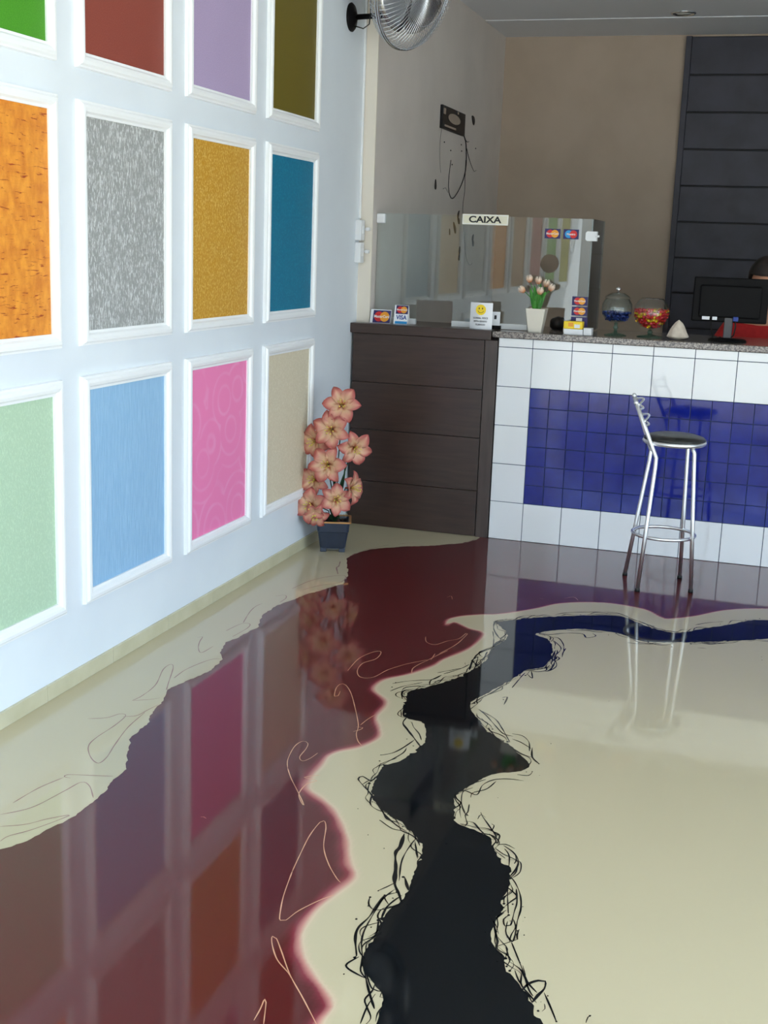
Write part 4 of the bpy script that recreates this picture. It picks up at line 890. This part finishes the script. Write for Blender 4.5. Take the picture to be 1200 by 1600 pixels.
# ------------------------------------------------------------------ potted artificial lilies
PXp, PYp = 0.142, 5.655
PROT = 0.33
t = thing('flower_pot', 'dark navy square plastic pot with a gold rim and notched foot', 'pot', (PXp, PYp, 0))
b = MB(); bm = b.bm
def sq(hw, z, rr=0.012):
    pts = []
    for cx, cy in ((1, 1), (-1, 1), (-1, -1), (1, -1)):
        a0 = math.atan2(cy, cx)-PI/4
        for k in range(4):
            a = a0+PI/2*k/3; pts.append((PXp+cx*(hw-rr)+rr*math.cos(a), PYp+cy*(hw-rr)+rr*math.sin(a), z))
    return [bm.verts.new(p) for p in pts]
Ls = [sq(0.061, 0.018), sq(0.064, 0.030), sq(0.074, 0.100), sq(0.077, 0.104), sq(0.081, 0.150), sq(0.083, 0.152), sq(0.076, 0.152), sq(0.072, 0.130)]
for P, Q in zip(Ls, Ls[1:]):
    for k in range(16): bm.faces.new((P[k], P[(k+1) % 16], Q[(k+1) % 16], Q[k]))
bm.faces.new(Ls[0][::-1]); bm.faces.new(Ls[-1])
def turn(o):
    m_ = Matrix.Translation((PXp, PYp, 0)) @ Matrix.Rotation(PROT+0.0, 4, 'Z') @ Matrix.Translation((-PXp, -PYp, 0)); o.data.transform(m_)
turn(b.build('pot_body', M['pot'], t))
for cx in (-1, 1):
    for cy in (-1, 1):
        x, y = PXp+cx*0.046, PYp+cy*0.046
        turn(MB().box((x-0.015, y-0.015, 0.0), (x+0.015, y+0.015, 0.022), 0.003).build('foot', M['pot'], t))
b = MB(); bm = b.bm; Ls = [sq(0.0825, 0.150), sq(0.088, 0.150), sq(0.0885, 0.157), sq(0.0775, 0.157), sq(0.0775, 0.150)]
for P, Q in zip(Ls, Ls[1:]):
    for k in range(16): bm.faces.new((P[k], P[(k+1) % 16], Q[(k+1) % 16], Q[k]))
turn(b.build('gold_rim', M['gold_rim'], t))
b = MB(); bm = b.bm
L0 = sq(0.0755, 0.138); bm.faces.new(L0)
for _ in range(40): b.ball((PXp+R.uniform(-0.06, 0.06), PYp+R.uniform(-0.06, 0.06), 0.140+R.uniform(0, 0.004)), R.uniform(0.005, 0.011), 7)
turn(b.build('soil', M['soil'], t))

lil = thing('lily_plant', 'tall artificial plant with salmon pink lilies growing from the navy pot', 'plant', (PXp, PYp, 0.14))
def lily(c, nrm, size, seed):
    rn = random.Random(seed); nrm = Vector(nrm).normalized(); q = Vector((0, 0, 1)).rotation_difference(nrm).to_matrix()
    spin = rn.uniform(0, 2); bm = bmesh.new(); lay = bm.verts.layers.float.new('petal')
    for k in range(6):
        a0 = 2*PI*k/6+spin+rn.uniform(-0.08, 0.08); inner = k % 2; G = []; n = 9; W = size*(0.36 if inner else 0.30); curl = rn.uniform(0.8, 1.25)
        for i in range(n+1):
            v = i/n; rad = size*(0.04+0.98*v**0.9); h = size*(0.36*math.sin(PI*0.62*v)*1.0-0.20*curl*v**3)-0.002*inner
            wd = W*math.sin(PI*(0.10+0.90*v))**0.75*(1 if i < n else 0.02)+0.001
            row = []
            for jx in range(5):
                u = (jx-2)/2
                lx, ly = rad, u*wd
                p = Vector((lx*math.cos(a0)-ly*math.sin(a0), lx*math.sin(a0)+ly*math.cos(a0), h+abs(u)**2*wd*0.30+0.003*math.sin(9*v+3*u+k)))
                w = bm.verts.new(Vector(c)+q @ p); w[lay] = min(1, 0.04+v*0.74+abs(u)**1.6*0.42*(0.25+v)+0.10*math.sin(7*u+5*v+k)); row.append(w)
            G.append(row)
        for i in range(n):
            for jx in range(4):
                f = bm.faces.new((G[i][jx], G[i][jx+1], G[i+1][jx+1], G[i+1][jx])); f.smooth = True
    o = link_bm(bm, 'lily_flower', M['petal'], lil, 0.0012)
    b = MB()
    for k in range(6):
        a = k*PI/3+rn.uniform(-0.3, 0.3); e = Vector((math.cos(a)*size*0.20, math.sin(a)*size*0.20, size*0.62))
        b.tube([Vector(c), Vector(c)+q @ (e*0.5), Vector(c)+q @ e], 0.0011, 5); b.ball(Vector(c)+q @ e, 0.0036, 7)
    b.build('stamens', M['stamen'], o)
    b = MB(); base = Vector(c)-nrm*size*0.02
    b.lathe([(0.004, -size*0.32), (size*0.07, -size*0.16), (size*0.11, 0.004)], base, 12, q); b.build('flower_base', M['petal'], o)
    return base-nrm*size*0.32
FL = [((0.187, 5.600, 0.728), (0.35, -1, 0.30), 0.086), ((0.150, 5.570, 0.610), (0.15, -1, 0.10), 0.088), ((0.062, 5.600, 0.545), (-0.30, -1, -0.05), 0.080),
      ((0.250, 5.620, 0.526), (0.75, -1, -0.15), 0.082), ((0.140, 5.560, 0.440), (0.10, -1, 0.15), 0.088), ((0.062, 5.600, 0.352), (-0.10, -1, 0.20), 0.078),
      ((0.230, 5.640, 0.320), (1, -0.25, 0.10), 0.078), ((0.062, 5.560, 0.232), (-0.05, -1, 0.15), 0.084), ((0.180, 5.575, 0.268), (0.55, -1, 0.30), 0.076), ((0.095, 5.545, 0.196), (0.05, -1, -0.35), 0.062)]
for k, (c, n_, sz) in enumerate(FL):
    e = lily(c, n_, sz*1.08, k+1)
    a = Vector((PXp+R.uniform(-0.02, 0.02), PYp+R.uniform(-0.02, 0.02), 0.135)); mid = Vector((PXp+(c[0]-PXp)*0.35, PYp+0.005, 0.14+(c[2]-0.14)*0.55))
    MB().tube([tuple(p) for p in (a, a.lerp(mid, 0.5), mid, mid.lerp(e, 0.55)+Vector((0, 0.008, 0)), e)], 0.0028, 7).build('stem', M['stem'], lil)
for p0, p1, p2, w in (((0.14, 5.66, 0.15), (0.20, 5.64, 0.32), (0.215, 5.60, 0.46), 0.006), ((0.14, 5.66, 0.15), (0.10, 5.63, 0.30), (0.075, 5.60, 0.43), 0.006), ((0.15, 5.66, 0.15), (0.17, 5.62, 0.30), (0.21, 5.60, 0.40), 0.005),
                      ((0.14, 5.65, 0.14), (0.13, 5.61, 0.20), (0.11, 5.585, 0.185), 0.012), ((0.15, 5.65, 0.14), (0.17, 5.61, 0.20), (0.20, 5.59, 0.175), 0.012), ((0.145, 5.65, 0.30), (0.15, 5.62, 0.50), (0.155, 5.60, 0.52), 0.010)):
    blade(p0, p1, p2, w, 'leaf', M['stem'], lil)

# ------------------------------------------------------------------ wall fan
def fan():
    C0 = Vector((0.322, 6.10, 2.735)); n = Vector((0.936, -0.235, -0.262)).normalized()
    u = Vector((0, 1, 0)); u = (u-n*u.dot(n)).normalized(); w = n.cross(u)
    if w.z < 0: w = -w
    Q = Matrix((u, w, n)).transposed()
    t = thing('wall_fan', 'chrome caged fan on a black bracket fixed high on the white wall', 'fan', (0.0, 6.10, 2.565))
    zp = 2.568
    MB().lathe([(0, 0.0), (0.066, 0.0), (0.068, 0.006), (0.060, 0.014), (0.030, 0.022), (0.020, 0.030), (0, 0.030)], (0.0, 6.10, zp), 32, Euler((0, PI/2, 0)).to_matrix()).build('mounting_plate', M['black_plastic'], t)
    back = C0-n*0.14
    MB().tube([(0.02, 6.10, zp), (0.12, 6.10, zp+0.004), (0.17, 6.105, zp+0.008)], 0.013, 14).tube([(0.165, 6.105, zp+0.008), (0.20, 6.115, zp+0.025), back+Vector((0, 0, -0.06)), back+n*0.01], 0.012, 14).build('bracket_arm', M['black_plastic'], t)
    MB().lathe([(0, -0.155), (0.035, -0.150), (0.050, -0.13), (0.054, -0.09), (0.045, -0.055), (0.020, -0.045), (0.012, -0.02), (0, -0.02)], C0, 28, Q).build('motor_housing', M['black_plastic'], t)
    MB().tube([(0.09, 6.10, zp+0.20), (0.10, 6.09, zp+0.12), (0.105, 6.09, zp+0.02), (0.10, 6.09, zp-0.035), (0.07, 6.09, zp-0.055), (0.035, 6.09, zp-0.045), (0.004, 6.12, zp-0.038)], 0.0028, 8).build('power_cable', M['rubber'], t)
    RR = 0.325
    ring = lambda rad, h, k=64: [C0+Q @ Vector((rad*math.cos(2*PI*i/k), rad*math.sin(2*PI*i/k), h)) for i in range(k)]
    MB().tube(ring(RR, 0.0), 0.006, 8, closed=True).tube(ring(RR-0.002, 0.012), 0.005, 8, closed=True).build('cage_rim', M['chrome'], t)
    b = MB(); NW = 84
    for i in range(NW):
        a = 2*PI*i/NW; P = [(0.06, 0.092), (0.16, 0.090), (0.25, 0.075), (0.305, 0.045), (RR, 0.012)]
        b.tube([C0+Q @ Vector((r*math.cos(a), r*math.sin(a), h)) for r, h in P], 0.0014, 5, cap=False)
    b.tube(ring(0.06, 0.092, 32), 0.003, 6, closed=True).tube(ring(0.20, 0.086, 48), 0.002, 6, closed=True)
    b.build('front_guard', M['chrome'], t)
    b = MB()
    for i in range(NW):
        a = 2*PI*(i+0.5)/NW; P = [(0.055, -0.092), (0.16, -0.092), (0.25, -0.080), (0.305, -0.050), (RR, 0.0)]
        b.tube([C0+Q @ Vector((r*math.cos(a), r*math.sin(a), h)) for r, h in P], 0.0014, 5, cap=False)
    b.tube(ring(0.27, -0.072, 56), 0.002, 6, closed=True)
    b.build('rear_guard', M['chrome'], t)
    MB().lathe([(0, -0.03), (0.050, -0.028), (0.052, 0.02), (0.035, 0.045), (0, 0.050)], C0, 28, Q).build('hub', M['steel'], t)
    for k in range(4):
        bm = bmesh.new(); G = []; a0 = 2*PI*k/4+0.55
        for i in range(9):
            v = i/8; r = 0.045+v*0.235; wd = 0.55+0.35*math.sin(PI*v*0.8); row = []
            for jx in range(7):
                s_ = (jx-3)/3; a = a0+s_*wd*(0.9-0.25*v)+0.35*v
                edge = 1-0.12*max(0, abs(s_)-0.4)*v
                row.append(bm.verts.new(C0+Q @ Vector((r*edge*math.cos(a), r*edge*math.sin(a), s_*0.032*(1-0.25*v)+0.01*math.sin(PI*v)))))
            G.append(row)
        for i in range(8):
            for jx in range(6):
                f = bm.faces.new((G[i][jx], G[i][jx+1], G[i+1][jx+1], G[i+1][jx])); f.smooth = True
        link_bm(bm, 'blade', M['steel'], t, 0.002)
    MB().box((-0.03, -0.012, -0.006), (0.03, 0.012, 0.006), 0.003).build('badge', M['chrome'], t, loc=None).matrix_basis = Matrix.Translation(C0+Q @ Vector((0, 0, 0.098))) @ Q.to_4x4()
fan()

# ------------------------------------------------------------------ surface switches, conduit, ceiling spot
b = MB().box((0.0, 6.312, 1.615), (0.010, 6.327, ZC), 0.002)
tag(b.build('cable_duct', M['white_plastic']), 'thin white cable duct running up the wall corner above the switch boxes', 'cable duct')
for z0, lab in ((1.502, 'upper white surface switch box on the wall above the cabinet'), (1.388, 'lower white surface switch box, nearest the cabinet top')):
    s = thing('switch_box', lab, 'switch', (0.02, 6.29, z0), 'surface switch boxes beside the glass screen')
    MB().box((0.0, 6.262, z0), (0.034, 6.322, z0+0.105), 0.004).build('housing', M['white_plastic'], s)
    MB().box((0.0345, 6.276, z0+0.035), (0.037, 6.308, z0+0.075), 0.001).build('rocker', M['trim_white'], s)
    MB().box((0.044, 6.300, z0+0.050), (0.062, 6.3295, z0+0.068), 0.003).box((0.0, 6.3225, z0+0.054), (0.050, 6.3295, z0+0.064)).build('side_fixing', M['white_plastic'], s)
s = thing('ceiling_spotlight', 'recessed round chrome spotlight, unlit, in the ceiling over the counter', 'spotlight', (1.363, 8.45, ZC))
LY = 8.45
MB().lathe([(0.062, ZC-0.001), (0.078, ZC-0.001), (0.080, ZC-0.006), (0.070, ZC-0.012), (0.060, ZC-0.006), (0.058, ZC-0.001)], (1.38, LY, 0), 36).build('trim_ring', M['chrome'], s)
MB().lathe([(0, ZC-0.016), (0.030, ZC-0.013), (0.056, ZC-0.003), (0, ZC-0.002)], (1.38, LY, 0), 28).build('lamp', M['lamp_glass'], s)

# ------------------------------------------------------------------ wrought metal wall ornament
M['ornament'] = mat('black_enamelled_metal', srgb(14, 13, 16), 0.45, spec=0.3)
M['mirror'] = mat('small_mirror', srgb(190, 190, 196), 0.08, 1.0)
def ornament():
    xw = XS
    t = thing('wall_ornament', 'black square wall ornament with oval mirror and trailing wire tendrils', 'wall ornament', (xw, 7.85, 2.18))
    MB().box((xw, 7.560, 2.186), (xw+0.018, 8.118, 2.322), 0.003).build('square_plate', M['ornament'], t)
    L = MB(); L.prism([(7.83+0.150*math.cos(a*PI/14), 2.262+0.030*math.sin(a*PI/14)) for a in range(28)], 'x', xw+0.018, xw+0.021); L.build('oval_mirror', M['mirror'], t)
    b = MB(); b.box((xw+0.018, 7.60, 2.200), (xw+0.021, 7.88, 2.212)); b.box((xw+0.018, 7.90, 2.300), (xw+0.021, 7.93, 2.316)); b.box((xw+0.018, 7.57, 2.27), (xw+0.021, 7.62, 2.305)); b.build('silver_inlay', M['mirror'], t)
    T = [([(8.124, 2.202), (8.2, 2.165), (8.229, 2.107), (8.245, 2.027), (8.21, 1.943), (8.092, 1.852), (7.932, 1.788), (7.837, 1.823), (7.815, 1.9), (7.848, 2.019)], 0.0045),
         ([(8.181, 2.171), (8.252, 2.161), (8.294, 2.169)], 0.004), ([(8.243, 2.12), (8.306, 2.072), (8.407, 2.017), (8.486, 1.989), (8.538, 2.001)], 0.003),
         ([(8.241, 2.047), (8.24, 1.925), (8.248, 1.843), (8.217, 1.739), (8.285, 1.575), (8.369, 1.428), (8.49, 1.368), (8.561, 1.385)], 0.0022),
         ([(7.605, 2.19), (7.581, 2.094), (7.601, 1.983), (7.633, 1.928)], 0.0014), ([(7.70, 1.835), (7.76, 1.845), (7.82, 1.82)], 0.0014)]
    for P, r in T:
        Q = crom(P, 0.03); n = len(Q)
        MB().tube([(xw+r+0.0005, p.x, p.y) for p in Q], [r*0.75*(1-0.5*i/n) for i in range(n)], 7).build('tendril', M['ornament'], t)
    LF = [((8.347, 2.336), (8.425, 2.296), 0.030), ((7.514, 1.883), (7.524, 1.823), 0.020), ((8.127, 1.72), (8.094, 1.674), 0.018), ((8.094, 1.674), (8.15, 1.640), 0.020), ((7.992, 1.645), (8.062, 1.575), 0.022),
          ((7.902, 1.6), (7.91, 1.56), 0.009), ((8.557, 1.576), (8.529, 1.532), 0.020), ((8.529, 1.54), (8.572, 1.500), 0.022), ((8.189, 1.491), (8.19, 1.445), 0.022), ((8.19, 1.45), (8.182, 1.399), 0.020)]
    for a, c, w in LF:
        a, c = Vector(a), Vector(c); d = c-a; nn = Vector((-d.y, d.x)).normalized(); P = []
        for k in range(16):
            th = 2*PI*k/16; u = (1-math.cos(th))/2
            P.append(tuple(a+d*u+nn*w*0.85*math.sin(th)*(0.45+0.9*u)))
        MB().prism(P, 'x', xw+0.001, xw+0.005).build('dangling_leaf', M['ornament'], t)
    for y, z in ((8.096, 2.132), (8.112, 2.094), (8.489, 2.14), (7.885, 1.994), (7.676, 2.113), (7.837, 2.076)):
        MB().ball((xw+0.004, y, z), 0.007, 8, (0.4, 1.2, 0.7)).build('bead', M['ornament'], t)
ornament()
sc.cycles.use_denoising = True
sc.cycles.max_bounces = 10; sc.cycles.diffuse_bounces = 5; sc.cycles.transparent_max_bounces = 16
